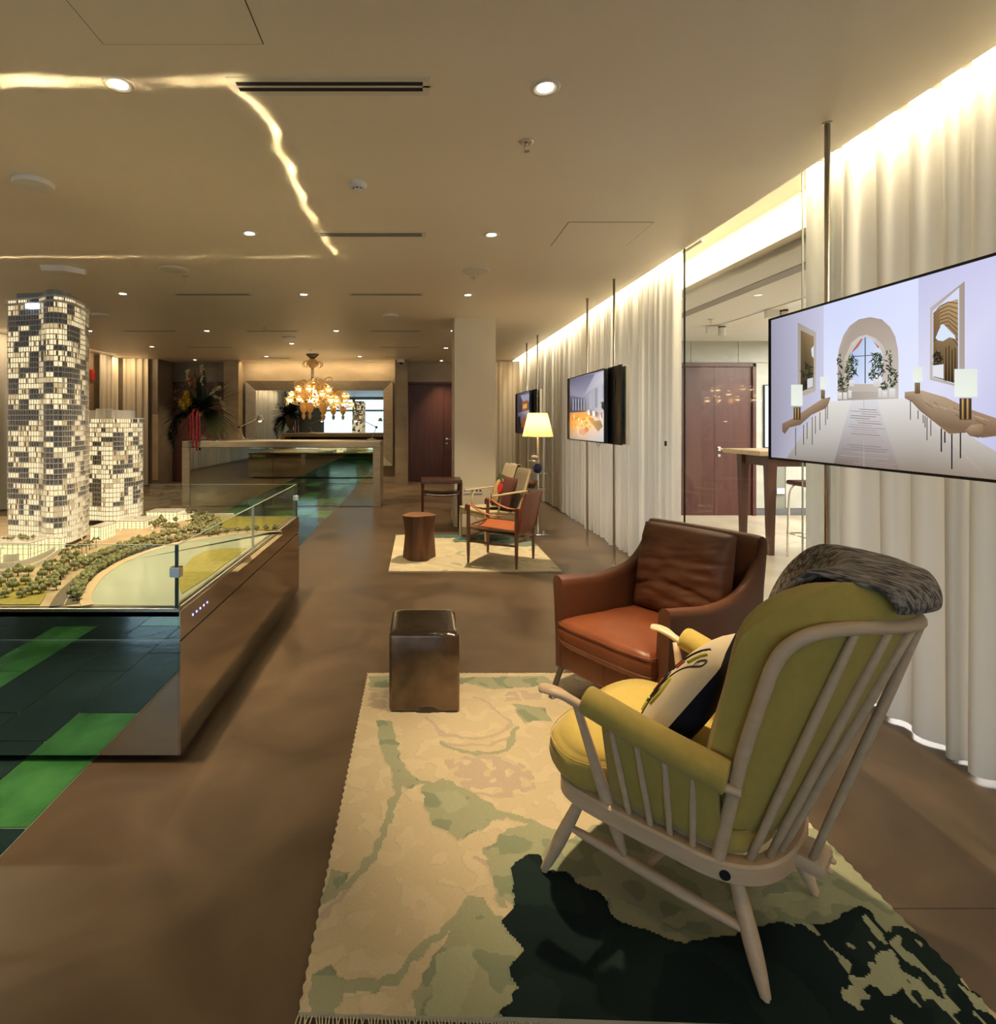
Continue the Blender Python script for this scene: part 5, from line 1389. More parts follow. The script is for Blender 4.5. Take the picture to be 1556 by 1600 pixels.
def band(path, w, z0, z1):
    m = MB(); L = []; R = []
    P_ = [Vector((x, y, 0)) for x, y in path]
    for i, p in enumerate(P_):
        t = (P_[min(i + 1, len(P_) - 1)] - P_[max(i - 1, 0)]).normalized(); n = V(-t.y, t.x, 0)
        L.append((p + n * w[0])[:2]); R.append((p - n * w[1])[:2])
    for i in range(len(P_) - 1): m.prism([R[i], R[i + 1], L[i + 1], L[i]], z0, z1)
    return m
arc2 = [(x, max(y, Y0 + 0.04)) for x, y in arc]
mp(band(arc2, (0.045, 0.0), ZL, ZL + 0.006), 'promenade', M_walk)
road = [mpt(*q) for q in ((100, 946), (112, 925), (135, 903), (170, 880), (215, 861), (262, 846), (310, 836), (365, 828), (430, 824))]
road = [(p.x, max(p.y, Y0 + 0.04)) for p in spline([(x, y, 0) for x, y in road], 5)]
mp(band(road, (0.055, 0.055), ZL, ZL + 0.003), 'road', M_road)
mp(band(road, (0.0015, 0.0015), ZL + 0.003, ZL + 0.0035), 'lane_line', mat('lane_white', (0.6, 0.55, 0.45), 0.8))
m = MB(); m.prism([mpt(*q) for q in ((284, 930), (278, 912), (284, 892), (300, 873), (322, 862), (350, 858), (385, 858), (330, 900))], ZL + 0.003, ZL + 0.007); mp(m, 'lawn', M_grass)
m = MB(); m.prism([(-1.07, 4.02), (-1.07, 4.60), (-2.05, 4.60), (-1.75, 4.30), (-1.45, 4.10)], ZL + 0.001, ZL + 0.006); mp(m, 'lawn', M_grass)
m = MB(); m.prism([mpt(*q) for q in ((0, 946), (62, 946), (75, 925), (48, 905), (0, 912))], ZL, ZL + 0.005); mp(m, 'lawn', M_grass)
m = MB(); m.box(-1.95, -1.55, 4.585, 4.61, ZL, ZL + 0.030); mp(m, 'edge_wall', M_white)
m = MB()
cx, cy = mpt(120, 924); m.rbox(cx - 0.006, cx + 0.006, cy - 0.014, cy + 0.014, ZL + 0.003, ZL + 0.009, 0.002, 1); m.rbox(cx - 0.005, cx + 0.005, cy - 0.008, cy + 0.007, ZL + 0.008, ZL + 0.013, 0.002, 1); mp(m, 'toy_car', M_white)

# trees: one mesh per kind, shared
M_leaf = mat('model_foliage', (0.10, 0.115, 0.050), 0.9, c2=(0.30, 0.29, 0.14), scale=90, bump=0.5, bscale=200)
M_trunk = mat('model_trunk', (0.14, 0.09, 0.05), 0.9)
def tree_mesh(seed):
    r = random.Random(seed); m = MB()
    m.cur = 1; m.tube([(0, 0, 0), (0, 0, 0.022)], 0.0022, 5); m.cur = 0
    for k in range(6):
        a = 2 * PI * k / 5; q = 0.010 if k < 5 else 0
        m.ball((q * math.cos(a), q * math.sin(a), 0.030 + r.uniform(-0.004, 0.006) + (0.010 if k == 5 else 0)), 0.0125, 6, 4, 0.25, r)
    return m
def palm_mesh(seed):
    r = random.Random(seed); m = MB()
    m.cur = 1; m.tube([(0, 0, 0), (0.001, 0, 0.058)], [0.0022, 0.0015], 5); m.cur = 0
    for k in range(11):
        a = 2 * PI * k / 11 + r.uniform(-0.2, 0.2); l = 0.027; d = V(math.cos(a), math.sin(a), 0); s = V(-d.y, d.x, 0) * 0.0045
        p0 = V(0.001, 0, 0.058); p1 = p0 + d * l * 0.55 + V(0, 0, 0.006 + r.uniform(-0.003, 0.006)); p2 = p0 + d * l + V(0, 0, -0.010)
        m.add([p0, p1 + s, p2, p1 - s + V(0, 0, -0.001)], [(0, 1, 2), (0, 2, 3)])
    return m
protos = [tree_mesh(s).build('model_tree', [M_leaf, M_trunk], mod, smooth=True) for s in (1, 2, 3)]
palms = [palm_mesh(s).build('model_palm', [M_leaf, M_trunk], mod) for s in (4, 5)]
used = set()
def plant(lst, x, y, s, z=ZL):
    k = random.randrange(len(lst)); o = lst[k]
    if id(o) in used: o = share(o, mod)
    used.add(id(o))
    o.location = Vector((x, y, z)) - mo; o.rotation_euler = (0, 0, random.uniform(0, 6.28)); o.scale = (s, s, s)
random.seed(21)
def along(path, off, step, s0, s1, t0=0, t1=1, lst=protos, jit=0.006):
    P_ = [Vector((x, y, 0)) for x, y in path]; d = 0; nxt = 0
    tot = sum((b - a).length for a, b in zip(P_[:-1], P_[1:]))
    for a, b in zip(P_[:-1], P_[1:]):
        L = (b - a).length; t = (b - a).normalized(); n = V(-t.y, t.x, 0)
        while nxt < d + L:
            if t0 * tot <= nxt <= t1 * tot:
                p = a + t * (nxt - d) + n * off
                if p.y > Y0 + 0.06: plant(lst, p.x + random.uniform(-jit, jit), p.y + random.uniform(-jit, jit), random.uniform(s0, s1))
            nxt += step
        d += L
along(arc2, 0.075, 0.052, 0.95, 1.15, 0.06, 0.70)
along(arc2, 0.055, 0.052, 0.85, 1.05, 0.03, 0.70)
along(arc2, 0.050, 0.062, 0.95, 1.05, 0.74, 0.99)
along(road, 0.085, 0.047, 0.9, 1.2, 0.30, 0.80)
along(road, 0.12, 0.055, 0.9, 1.2, 0.10, 0.85)
for (px, py) in ((12, 908), (28, 900), (20, 925), (40, 915), (2, 918), (8, 935), (34, 935), (50, 930), (85, 908), (92, 895), (78, 898), (100, 885), (72, 890), (108, 880), (95, 905), (88, 922), (60, 921), (120, 872), (66, 905), (45, 900)):
    x, y = mpt(px, py); plant(protos, x, y, random.uniform(0.9, 1.25))
for _ in range(125):                                                    # park beyond the road
    px, py = random.uniform(195, 345), random.uniform(805, 838)
    if (px - 195) / 150 * 20 + 812 < py - 8: continue
    x, y = mpt(px, py)
    if y < Y1 - 0.08: plant(protos, x, y, random.uniform(0.8, 1.2))
for (px, py) in ((75, 895), (82, 892), (118, 872), (128, 866), (135, 868), (98, 880), (150, 856), (310, 815), (318, 812), (305, 808), (285, 806), (268, 808), (256, 806), (296, 812), (240, 812), (102, 874), (140, 860)):
    x, y = mpt(px, py); plant(palms, x, min(y, Y1 - 0.08), random.uniform(0.9, 1.2))
for _ in range(14):
    plant(protos, random.uniform(-2.48, -2.25), random.uniform(3.20, 3.30), random.uniform(0.4, 0.6), ZL + 0.10)

# towers
M_lit = mat_emit('lit_window', (1.0, 0.80, 0.47), 0.60)
M_lit2 = mat_emit('lit_window_dim', (1.0, 0.74, 0.38), 0.36)
M_dkw = mat('dark_window', (0.17, 0.18, 0.22), 0.25, c2=(0.09, 0.095, 0.12), scale=40)
M_acr = mat('white_acrylic', (0.50, 0.48, 0.44), 0.35)
M_brn = mat('curtain_brown', (0.20, 0.09, 0.03), 0.7)
def perimeter(poly, step):
    out = []
    for a, b in zip(poly, poly[1:] + poly[:1]):
        L = math.hypot(b[0] - a[0], b[1] - a[1]); n = max(1, round(L / step))
        for i in range(n): out.append((lerp(a[0], b[0], i / n), lerp(a[1], b[1], i / n)))
    return out
def tower(name, poly, z0, z1, nf, seed, cell, label, dark_bias=0.42):
    t = bpy.data.objects.new(name, None); COL.objects.link(t); t.parent = mod; t.location = -mo
    t['label'] = label
    per = perimeter(poly, cell); n = len(per)
    cx = sum(p[0] for p in per) / n; cy = sum(p[1] for p in per) / n
    def off(p, d):
        v = Vector((p[0] - cx, p[1] - cy)); v.normalize(); return (p[0] + v.x * d, p[1] + v.y * d)
    core = MB(); core.prism([off(p, -0.012) for p in per], z0, z1); core.build('core', M_acr, t)
    r = random.Random(seed)
    fh = (z1 - z0) / nf
    lit, dim, drk, brn = MB(), MB(), MB(), MB()
    state = {}
    for i in range(0, n):
        k = 0
        while k < nf:
            run = r.choice((1, 1, 2, 2, 3)); st = 'd' if r.random() < dark_bias else 'l'
            for j in range(run): state[(i, k + j)] = st
            k += run
    # neighbouring bays often share a flat
    for i in range(1, n):
        if i % 2:
            for k in range(nf):
                if r.random() < 0.72: state[(i, k)] = state[(i - 1, k)]
    for i in range(n):
        a, b = per[i], per[(i + 1) % n]
        for k in range(nf):
            za, zb = z0 + k * fh + 0.10 * fh, z0 + (k + 0.90) * fh
            st = state[(i, k)]
            if k < 3: st = 'l'
            mb_ = drk if st == 'd' else (dim if r.random() < 0.22 else lit)
            a2 = (lerp(a[0], b[0], 0.04), lerp(a[1], b[1], 0.04)); b2 = (lerp(a[0], b[0], 0.96), lerp(a[1], b[1], 0.96))
            mb_.prism([off(a2, -0.014), off(b2, -0.014), off(b2, -0.006), off(a2, -0.006)], za, zb)
            if st == 'l' and k > 2 and r.random() < 0.35:
                c0 = r.uniform(0.05, 0.7); a3 = (lerp(a[0], b[0], c0), lerp(a[1], b[1], c0)); b3 = (lerp(a[0], b[0], c0 + 0.2), lerp(a[1], b[1], c0 + 0.2))
                brn.prism([off(a3, -0.006), off(b3, -0.006), off(b3, -0.004), off(a3, -0.004)], za, zb)
    for mb_, nm, mt in ((lit, 'lit_windows', M_lit), (dim, 'dim_windows', M_lit2), (drk, 'dark_windows', M_dkw), (brn, 'window_blinds', M_brn)):
        if mb_.v: o = mb_.build(nm, mt, t); o['kind'] = 'stuff'
    sl = MB()
    for k in range(nf + 1):
        z = z0 + k * fh
        sl.prism([off(p, 0.002) for p in per], z - 0.0022, z + 0.0022)
    o = sl.build('floor_slabs', M_acr, t); o['kind'] = 'stuff'
    mu = MB()
    for i in range(n):
        a, b = per[i], per[(i + 1) % n]
        for q in (0.0, 0.5):
            p = off((lerp(a[0], b[0], q), lerp(a[1], b[1], q)), -0.003)
            mu.box(p[0] - 0.0012, p[0] + 0.0012, p[1] - 0.0012, p[1] + 0.0012, z0, z1)
    # diagonal sun-screen rods
    for i in range(n):
        a, b = per[i], per[(i + 1) % n]
        for k in range(2, nf):
            za, zb = z0 + k * fh, z0 + (k + 1) * fh
            for q in (0.12, 0.45, 0.78):
                p0 = off((lerp(a[0], b[0], q), lerp(a[1], b[1], q)), 0.002); p1 = off((lerp(a[0], b[0], min(1, q + 0.22)), lerp(a[1], b[1], min(1, q + 0.22))), 0.002)
                mu.add([(p0[0], p0[1], zb), (p0[0], p0[1], zb - 0.0022), (p1[0], p1[1], za), (p1[0], p1[1], za + 0.0022)], [(0, 1, 2, 3)])
    o = mu.build('sunscreen_rods', M_acr, t); o['kind'] = 'stuff'
    return t, per, off
poly1 = [(-2.665, 3.56), (-2.42, 3.50), (-2.33, 3.435), (-2.275, 3.425), (-2.238, 3.455), (-2.222, 3.52), (-2.240, 3.62), (-2.265, 3.74), (-2.315, 3.86), (-2.62, 3.88), (-2.675, 3.80)]
t1, per1, off1 = tower('tall_tower', poly1, ZL + 0.03, 2.235, 46, 4, 0.042, 'tall lit white tower with checkered windows')
m = MB(); m.prism([off1(p, 0.012) for p in per1], 2.205, 2.212); m.prism([off1(p, 0.010) for p in per1], 2.236, 2.242); m.build('roof_rim', M_acr, t1)
m = MB(); m.prism([off1(p, -0.05) for p in per1], 2.235, 2.285); m.build('roof_plant_room', mat('plant_grey', (0.22, 0.22, 0.23), 0.4), t1)
m = MB(); m.box(-2.50, -2.40, 3.492, 3.50, 2.17, 2.20); m.build('roof_lamp', mat_emit('cold_white', (0.75, 0.88, 1.0), 2.5), t1)
poly2 = [(-2.68, 4.24), (-2.46, 4.20), (-2.375, 4.165), (-2.32, 4.17), (-2.285, 4.21), (-2.26, 4.28), (-2.225, 4.36), (-2.255, 4.50), (-2.64, 4.52)]
t2, per2, off2 = tower('short_tower', poly2, ZL + 0.045, 1.475, 22, 9, 0.042, 'shorter lit white tower behind the tall one', 0.36)
m = MB(); m.prism([off2(p, 0.012) for p in per2], 1.472, 1.480); m.build('roof_rim', M_acr, t2)
m = MB(); m.prism([off2(p, -0.06) for p in per2], 1.478, 1.54); m.lathe([(0.06, 1.478), (0.06, 1.55)], 20, (-2.44, 4.27, 0)); m.build('roof_plant_room', M_acr, t2)
# podiums and low buildings
M_pod = mat_emit('podium_glow', (1.0, 0.78, 0.38), 0.80)
def podium(x0, x1, y0, y1, h, nm='podium', roof=True):
    t = bpy.data.objects.new(nm, None); COL.objects.link(t); t.parent = mod; t.location = -mo
    m = MB(); m.box(x0, x1, y0, y1, ZL, ZL + h - 0.006); m.build('glowing_walls', M_pod, t)
    m = MB(); m.box(x0 - 0.006, x1 + 0.006, y0 - 0.006, y1 + 0.006, ZL + h - 0.006, ZL + h); m.build('roof_slab', M_acr, t)
    m = MB(); k = x0
    while k <= x1 + 1e-6: m.box(k - 0.0018, k + 0.0018, y0 - 0.003, y0, ZL, ZL + h); k += 0.03
    k = y0
    while k <= y1 + 1e-6: m.box(x1, x1 + 0.003, k - 0.0018, k + 0.0018, ZL, ZL + h); k += 0.03
    for z in (0.33, 0.66): m.box(x0, x1 + 0.002, y0 - 0.002, y0, ZL + h * z - 0.0012, ZL + h * z + 0.0012); m.box(x1, x1 + 0.002, y0, y1, ZL + h * z - 0.0012, ZL + h * z + 0.0012)
    o = m.build('mullions', M_acr, t); o['kind'] = 'stuff'
    return t
podium(-2.72, -2.20, 3.38, 3.42, 0.085); podium(-2.52, -2.24, 3.17, 3.32, 0.10); podium(-2.60, -2.36, 2.98, 3.12, 0.085)
podium(-2.20, -2.13, 3.68, 3.86, 0.095); podium(-2.26, -2.05, 4.10, 4.30, 0.06); podium(-2.16, -1.92, 4.36, 4.52, 0.085); podium(-2.02, -1.86, 4.44, 4.54, 0.055)
for i in range(3):
    a = [mpt(*q) for q in ((0, 898 - i * 10), (30, 895 - i * 10), (60, 884 - i * 9), (80, 872 - i * 7), (98, 858 - i * 4))]
    a = [(p.x, p.y) for p in spline([(x, y, 0) for x, y in a], 4)]
    mp(band(a, (0.004, 0.004), ZL, ZL + 0.022 + 0.008 * i), 'garden_wall', M_acr)
# little street lamps of the model
q = MB(); q.ball((0, 0, 0.020), 0.0028, 6, 4); lamp0 = q.build('street_lamp', mat_emit('tiny_lamp', (1.0, 0.85, 0.55), 9.0), mod)
for i, (px, py) in enumerate(((128, 846), (170, 838), (188, 832), (238, 830), (252, 822), (270, 818), (296, 820), (330, 818), (112, 868), (134, 872), (100, 880), (95, 897), (20, 905), (60, 850), (78, 848), (40, 838), (210, 826), (285, 812))):
    x, y = mpt(px, py); o = lamp0 if i == 0 else share(lamp0, mod); o.location = Vector((x, min(y, Y1 - 0.1), ZL)) - mo
# ================================================================== reception desk
M_stone = mat('travertine', (0.33, 0.275, 0.195), 0.45, c2=(0.40, 0.335, 0.245), scale=5, stretch=(1, 1, 6), detail=6)
M_dmir = mat_mirror('desk_mirror', (0.74, 0.74, 0.64), 0.03, 0.02, 1.0)
DX0, DX1, DY = -4.045, -0.665, 9.38
desk = thing('reception_desk', 'long stone-framed reception desk with mirrored front under the chandelier', 'desk', ((DX0 + DX1) / 2, DY + 0.4, 0))
do = Vector(desk.location)
def dp(m, name, mt, **kw):
    o = m.build(name, mt, desk, **kw); o.location = -do; return o
m = MB(); m.rbox(DX0, DX1, DY, DY + 0.80, 1.005, 1.120, 0.012, 2); dp(m, 'desktop', M_stone)
for (a, b) in ((DX0, DX0 + 0.125), (DX1 - 0.125, DX1)):
    m = MB(); m.box(a, b, DY + 0.001, DY + 0.80, 0.001, 1.008); dp(m, 'end_panel', M_stone)
xm = -2.50
for (a, b, z0, z1) in ((DX0 + 0.127, xm, 0.012, 1.004), (xm + 0.004, DX1 - 0.127, 0.395, 1.004), (xm + 0.004, DX1 - 0.127, 0.012, 0.388)):
    m = MB(); m.box(a, b, DY + 0.022, DY + 0.034, z0, z1); dp(m, 'mirror_panel', M_dmir)
m = MB(); m.box(DX0 + 0.126, DX1 - 0.126, DY + 0.04, DY + 0.06, 0.005, 1.004); dp(m, 'backing_board', M_black)

# ================================================================== urn with flowers
M_urn = mat('grey_stone_urn', (0.12, 0.10, 0.085), 0.6, c2=(0.17, 0.14, 0.12), scale=12)
UX, UY, UZ = -3.86, 9.72, 1.121
urn = thing('flower_urn', 'grey stone urn overflowing with palm leaves, yellow, red and white flowers on the desk', 'vase', (UX, UY, UZ))
m = MB(); m.lathe([(0.135, 0), (0.135, 0.03), (0.09, 0.06), (0.045, 0.10), (0.045, 0.13), (0.10, 0.19), (0.135, 0.30), (0.150, 0.42), (0.165, 0.52), (0.18, 0.545), (0.165, 0.54), (0.13, 0.50)], 24); m.build('urn', M_urn, urn, smooth=True)
r = random.Random(4)
def leaf_blade(m, p0, d, L, w, droop, nseg=6, fold=0.15):
    d = Vector(d).normalized(); up = V(0, 0, 1); s = d.cross(up)
    if s.length < 0.05: s = V(1, 0, 0)
    s.normalize(); pts = []
    for i in range(nseg + 1):
        t = i / nseg; p = Vector(p0) + d * (L * t) + V(0, 0, -droop * L * t * t)
        ww = w * math.sin(PI * min(1, 0.08 + 0.92 * t)) ** 0.7 * (1 if t < 1 else 0)
        pts += [p - s * ww + V(0, 0, fold * ww), p, p + s * ww + V(0, 0, fold * ww)]
    fs = []
    for i in range(nseg):
        a = i * 3
        fs += [(a, a + 1, a + 4, a + 3), (a + 1, a + 2, a + 5, a + 4)]
    m.add(pts, fs)
def fan(m, c, ax, n, spread, L, w, droop, tilt_dir):
    """palm fan: blades spread in the plane of ax and tilt_dir"""
    ax = Vector(ax).normalized(); td = Vector(tilt_dir).normalized()
    for k in range(n):
        a = lerp(-spread, spread, k / (n - 1))
        leaf_blade(m, c, ax * math.cos(a) + td * math.sin(a), L * r.uniform(0.85, 1.1), w, droop * r.uniform(0.6, 1.3))
M_g1 = mat('dark_palm_leaf', (0.014, 0.030, 0.012), 0.5, c2=(0.028, 0.055, 0.020), scale=12)
M_g2 = mat('olive_leaf', (0.045, 0.065, 0.022), 0.5, c2=(0.07, 0.09, 0.035), scale=12)
for (ax, td, n_, sp, L_, w_, dr, mt, base) in (((0.45, 0.05, 0.9), (0.9, 0, -0.4), 13, 0.75, 0.62, 0.028, 0.10, M_g1, (0.06, 0, 0.62)),
        ((-0.05, 0.1, 1.0), (1, 0, 0), 9, 0.5, 0.62, 0.026, 0.05, M_g1, (0, 0.05, 0.6)),
        ((0.9, -0.15, -0.10), (0.15, 0, 1), 11, 0.6, 0.55, 0.030, 0.30, M_g1, (0.08, -0.05, 0.56)),
        ((0.75, -0.3, -0.4), (0.5, 0, 0.8), 9, 0.5, 0.58, 0.018, 0.35, M_g2, (0.08, -0.08, 0.55)),
        ((-0.95, -0.1, 0.25), (0.2, 0, 1), 11, 0.6, 0.52, 0.030, 0.30, M_g1, (-0.08, -0.03, 0.58)),
        ((-0.8, -0.2, -0.45), (0.5, 0, -0.8), 9, 0.5, 0.50, 0.028, 0.40, M_g1, (-0.08, -0.06, 0.52)),
        ((-0.45, 0, 0.9), (0.9, 0, 0.4), 9, 0.5, 0.55, 0.028, 0.12, M_g1, (-0.03, 0, 0.6)),
        ((0.1, -0.8, 0.5), (1, 0, 0), 9, 0.9, 0.32, 0.030, 0.5, M_g1, (0, -0.05, 0.56)),
        ((0.2, 0.8, 0.6), (1, 0, 0), 9, 0.9, 0.42, 0.030, 0.3, M_g1, (0, 0.05, 0.56))):
    q = MB(); fan(q, base, ax, int(n_ * 1.5), sp * 1.15, L_ * 1.08, w_ * 1.35, dr, td); q.build('palm_leaf', mt, urn)
q = MB()
for k in range(90):                                                   # dense heart of the bouquet
    a = r.uniform(0, 2 * PI); e = r.uniform(-0.35, 1.2)
    leaf_blade(q, (0.05 * math.cos(a), 0.05 * math.sin(a), 0.56), (math.cos(a) * math.cos(e), math.sin(a) * math.cos(e), math.sin(e)), r.uniform(0.22, 0.42), r.uniform(0.03, 0.05), 0.3)
q.build('foliage', M_g1, urn)['kind'] = 'stuff'
for k in range(3):                                                   # trailing fern on the left
    q = MB()
    path = spline([(-0.16 - 0.05 * k, -0.08, 0.50), (-0.32 - 0.04 * k, -0.10, 0.42), (-0.40 - 0.05 * k, -0.10, 0.18), (-0.43 - 0.03 * k, -0.10, -0.12 + 0.1 * k)], 8)
    for p in path[2:]:
        for j in range(5):
            leaf_blade(q, p, (r.uniform(-1, 1), r.uniform(-1, 1), r.uniform(-0.9, 0.1)), r.uniform(0.06, 0.11), 0.008, 0.4, 3)
    q.build('trailing_fern', mat('fern_green', (0.016, 0.034, 0.008), 0.6), urn)
M_yf = mat('yellow_petal', (0.55, 0.33, 0.015), 0.6, c2=(0.60, 0.40, 0.03), scale=20)
for (cx, cy, cz) in ((-0.19, -0.20, 0.86), (-0.11, -0.24, 0.79), (-0.25, -0.20, 0.78), (-0.18, -0.25, 0.73), (-0.16, -0.22, 0.93)):
    q = MB()
    for k in range(9):
        a = 2 * PI * k / 9; leaf_blade(q, (cx - UX * 0, cy, cz - 0.12), (math.cos(a), -0.5, math.sin(a)), 0.085, 0.038, 0.1, 4, 0.3)
    q.ball((cx, cy - 0.02, cz - 0.12), 0.035, 8, 6); q.build('yellow_flower', M_yf, urn, smooth=True)
M_am = mat('crimson_amaranth', (0.20, 0.008, 0.014), 0.8, c2=(0.30, 0.02, 0.03), scale=40, bump=0.5, bscale=80)
for (x, y, zt, zb) in ((-0.03, -0.37, 0.50, 0.02), (0.03, -0.40, 0.55, -0.10), (0.085, -0.38, 0.52, -0.16), (0.125, -0.36, 0.50, 0.00), (-0.085, -0.30, 0.45, 0.10)):
    q = MB(); pts = spline([(x * 0.5, y * 0.5, zt), (x, y, zt - 0.06), (x + 0.005, y - 0.01, lerp(zt, zb, 0.5)), (x, y, zb)], 10)
    q.tube(pts, [0.012 + 0.008 * abs(math.sin(i * 1.1)) for i in range(len(pts))], 7); q.build('amaranth_tassel', M_am, urn, smooth=True)
M_or = mat('white_orchid', (0.50, 0.44, 0.26), 0.6)
for pts in (((0.08, -0.05, 0.62), (0.20, -0.12, 0.80), (0.34, -0.15, 0.90), (0.40, -0.16, 0.93)), ((0.10, -0.08, 0.60), (0.28, -0.15, 0.76), (0.40, -0.17, 0.72), (0.48, -0.18, 0.57)), ((0.0, 0, 0.6), (0.05, -0.08, 0.95), (0.06, -0.1, 1.18), (0.06, -0.1, 1.30)), ((-0.1, 0, 0.6), (-0.16, -0.08, 0.95), (-0.18, -0.1, 1.12), (-0.19, -0.1, 1.22))):
    pa = spline(pts, 8); q = MB(); q.cur = 1; q.tube(pa, 0.004, 5); q.cur = 0
    for p in pa[9:]:
        for k in range(2): q.ball(p + V(r.uniform(-0.025, 0.025), r.uniform(-0.02, 0.02), r.uniform(-0.025, 0.025)), 0.018, 6, 4, 0.3, r)
    q.build('orchid_spray', [M_or, M_g2], urn, smooth=True)
q = MB()
for k in range(16): q.ball((r.uniform(-0.17, -0.02), -0.12, r.uniform(0.93, 1.15)), 0.017, 6, 4, 0.4, r)
q.build('red_blossoms', mat('orange_blossom', (0.40, 0.06, 0.012), 0.6), urn, smooth=True)
q = MB()
for k in range(16): q.ball((r.uniform(-0.45, -0.22), r.uniform(-0.2, -0.05), r.uniform(0.66, 0.88)), 0.016, 6, 4, 0.4, r)
q.build('pink_blossoms', mat('pink_blossom', (0.25, 0.11, 0.10), 0.6), urn, smooth=True)

# ================================================================== desk lamps
def desk_lamp(x, y, flip, label):
    t = thing('desk_lamp', label, 'lamp', (x, y, 1.121), 0, group='jointed desk lamps')
    s = -1 if flip else 1
    m = MB(); m.lathe([(0.085, 0), (0.085, 0.02), (0.02, 0.03)], 20); m.build('base', M_steel, t, smooth=True, angle=40)
    for o_ in (-0.010, 0.010):
        m = MB(); m.tube([(s * 0.0, o_, 0.025), (-s * 0.085, o_, 0.23)], 0.006, 6); m.build('lower_arm', M_chrome, t)
        m = MB(); m.tube([(-s * 0.085, o_, 0.23), (s * 0.27, o_, 0.405)], 0.006, 6); m.build('upper_arm', M_chrome, t)
    m = MB(); m.ball((-s * 0.085, 0, 0.23), 0.024, 8, 6); m.build('elbow_joint', M_black, t, smooth=True)
    m = MB(); m.lathe([(0.018, 0.06), (0.035, 0.05), (0.062, -0.01), (0.068, -0.045), (0.062, -0.04), (0.03, 0.03)], 18, (s * 0.29, 0, 0.385)); m.build('lamp_head', M_chrome, t, smooth=True)
    m = MB(); m.ball((s * 0.29, 0, 0.355), 0.032, 10, 8); m.build('bulb', mat_emit('desk_bulb', (1.0, 0.95, 0.85), 6.0), t, smooth=True)
desk_lamp(-3.17, 9.95, False, 'chrome jointed desk lamp at the left end of the desk beside the urn')
desk_lamp(-0.86, 9.95, True, 'chrome jointed desk lamp at the right end of the desk')

# ================================================================== wall mirror
M_gilt = mat('silver_leaf_frame', (0.36, 0.31, 0.235), 0.38, c2=(0.45, 0.39, 0.30), scale=8, stretch=(1, 1, 6), metal=0.45)
wm = thing('wall_mirror', 'huge wall mirror in a wide pale silver frame behind the desk', 'mirror', (-2.37, BACK - 0.002, 0))
mx0, mx1, mz0, mz1 = -4.12 + 2.37, -0.63 + 2.37, 0.405, 2.42
fw = 0.225
def frame_side(name, a, b, c, d):
    """outer corners a,b; inner corners c,d"""
    m = MB()
    m.add([(a[0], 0, a[1]), (b[0], 0, b[1]), (c[0], 0, c[1]), (d[0], 0, d[1]), (a[0], -0.10, a[1]), (b[0], -0.10, b[1]), (c[0], -0.04, c[1]), (d[0], -0.04, d[1])],
          [(0, 3, 2, 1), (4, 5, 6, 7), (0, 1, 5, 4), (1, 2, 6, 5), (2, 3, 7, 6), (3, 0, 4, 7)])
    m.build(name, M_gilt, wm)
i0, i1, j0, j1 = mx0 + fw, mx1 - fw, mz0 + fw, mz1 - fw
frame_side('frame_side', (mx0, mz1), (mx1, mz1), (i1, j1), (i0, j1)); frame_side('frame_side', (mx0, mz0), (mx0, mz1), (i0, j1), (i0, j0))
frame_side('frame_side', (mx1, mz1), (mx1, mz0), (i1, j0), (i1, j1)); frame_side('frame_side', (mx1, mz0), (mx0, mz0), (i0, j0), (i1, j0))
m = MB(); m.box(i0 - 0.01, i1 + 0.01, -0.035, -0.025, j0 - 0.01, j1 + 0.01); m.build('mirror_glass', mat('mirror_glass', (0.80, 0.82, 0.79), 0.0, metal=1.0), wm)

# ================================================================== chandelier
M_amber = mat_cloth('amber_glass', (0.78, 0.60, 0.34), 0.5, (0.90, 0.70, 0.38))
M_bloom = mat_emit('glass_bloom_glow', (1.0, 0.80, 0.48), 6.0)
ch = thing('chandelier', 'ornate amber blown-glass chandelier with glowing flower cups over the desk', 'chandelier', (-2.27, 11.7, CEIL))
m = MB(); m.lathe([(0.14, -0.004), (0.12, -0.03), (0.05, -0.09), (0.035, -0.10)], 20); m.build('ceiling_rose', mat('pewter', (0.10, 0.09, 0.075), 0.4, metal=0.7), ch, smooth=True)
m = MB(); m.lathe([(0.03, -0.09), (0.10, -0.14), (0.12, -0.20), (0.07, -0.27), (0.03, -0.30)], 18); m.build('glass_knop', M_amber, ch, smooth=True)
m = MB(); m.tube([(0, 0, -0.29), (0, 0, -0.62)], [0.035, 0.025], 12); m.build('stem', M_chrome, ch, smooth=True)
m = MB(); m.lathe([(0.05, -0.60), (0.15, -0.62), (0.16, -0.65), (0.08, -0.70), (0.09, -0.80), (0.13, -0.90), (0.10, -1.00), (0.05, -1.05)], 20); m.build('glass_body', M_amber, ch, smooth=True)
r = random.Random(9)
cup = [(0.02, 0.0), (0.05, 0.02), (0.075, 0.055), (0.095, 0.075), (0.09, 0.07), (0.06, 0.045), (0.03, 0.02)]
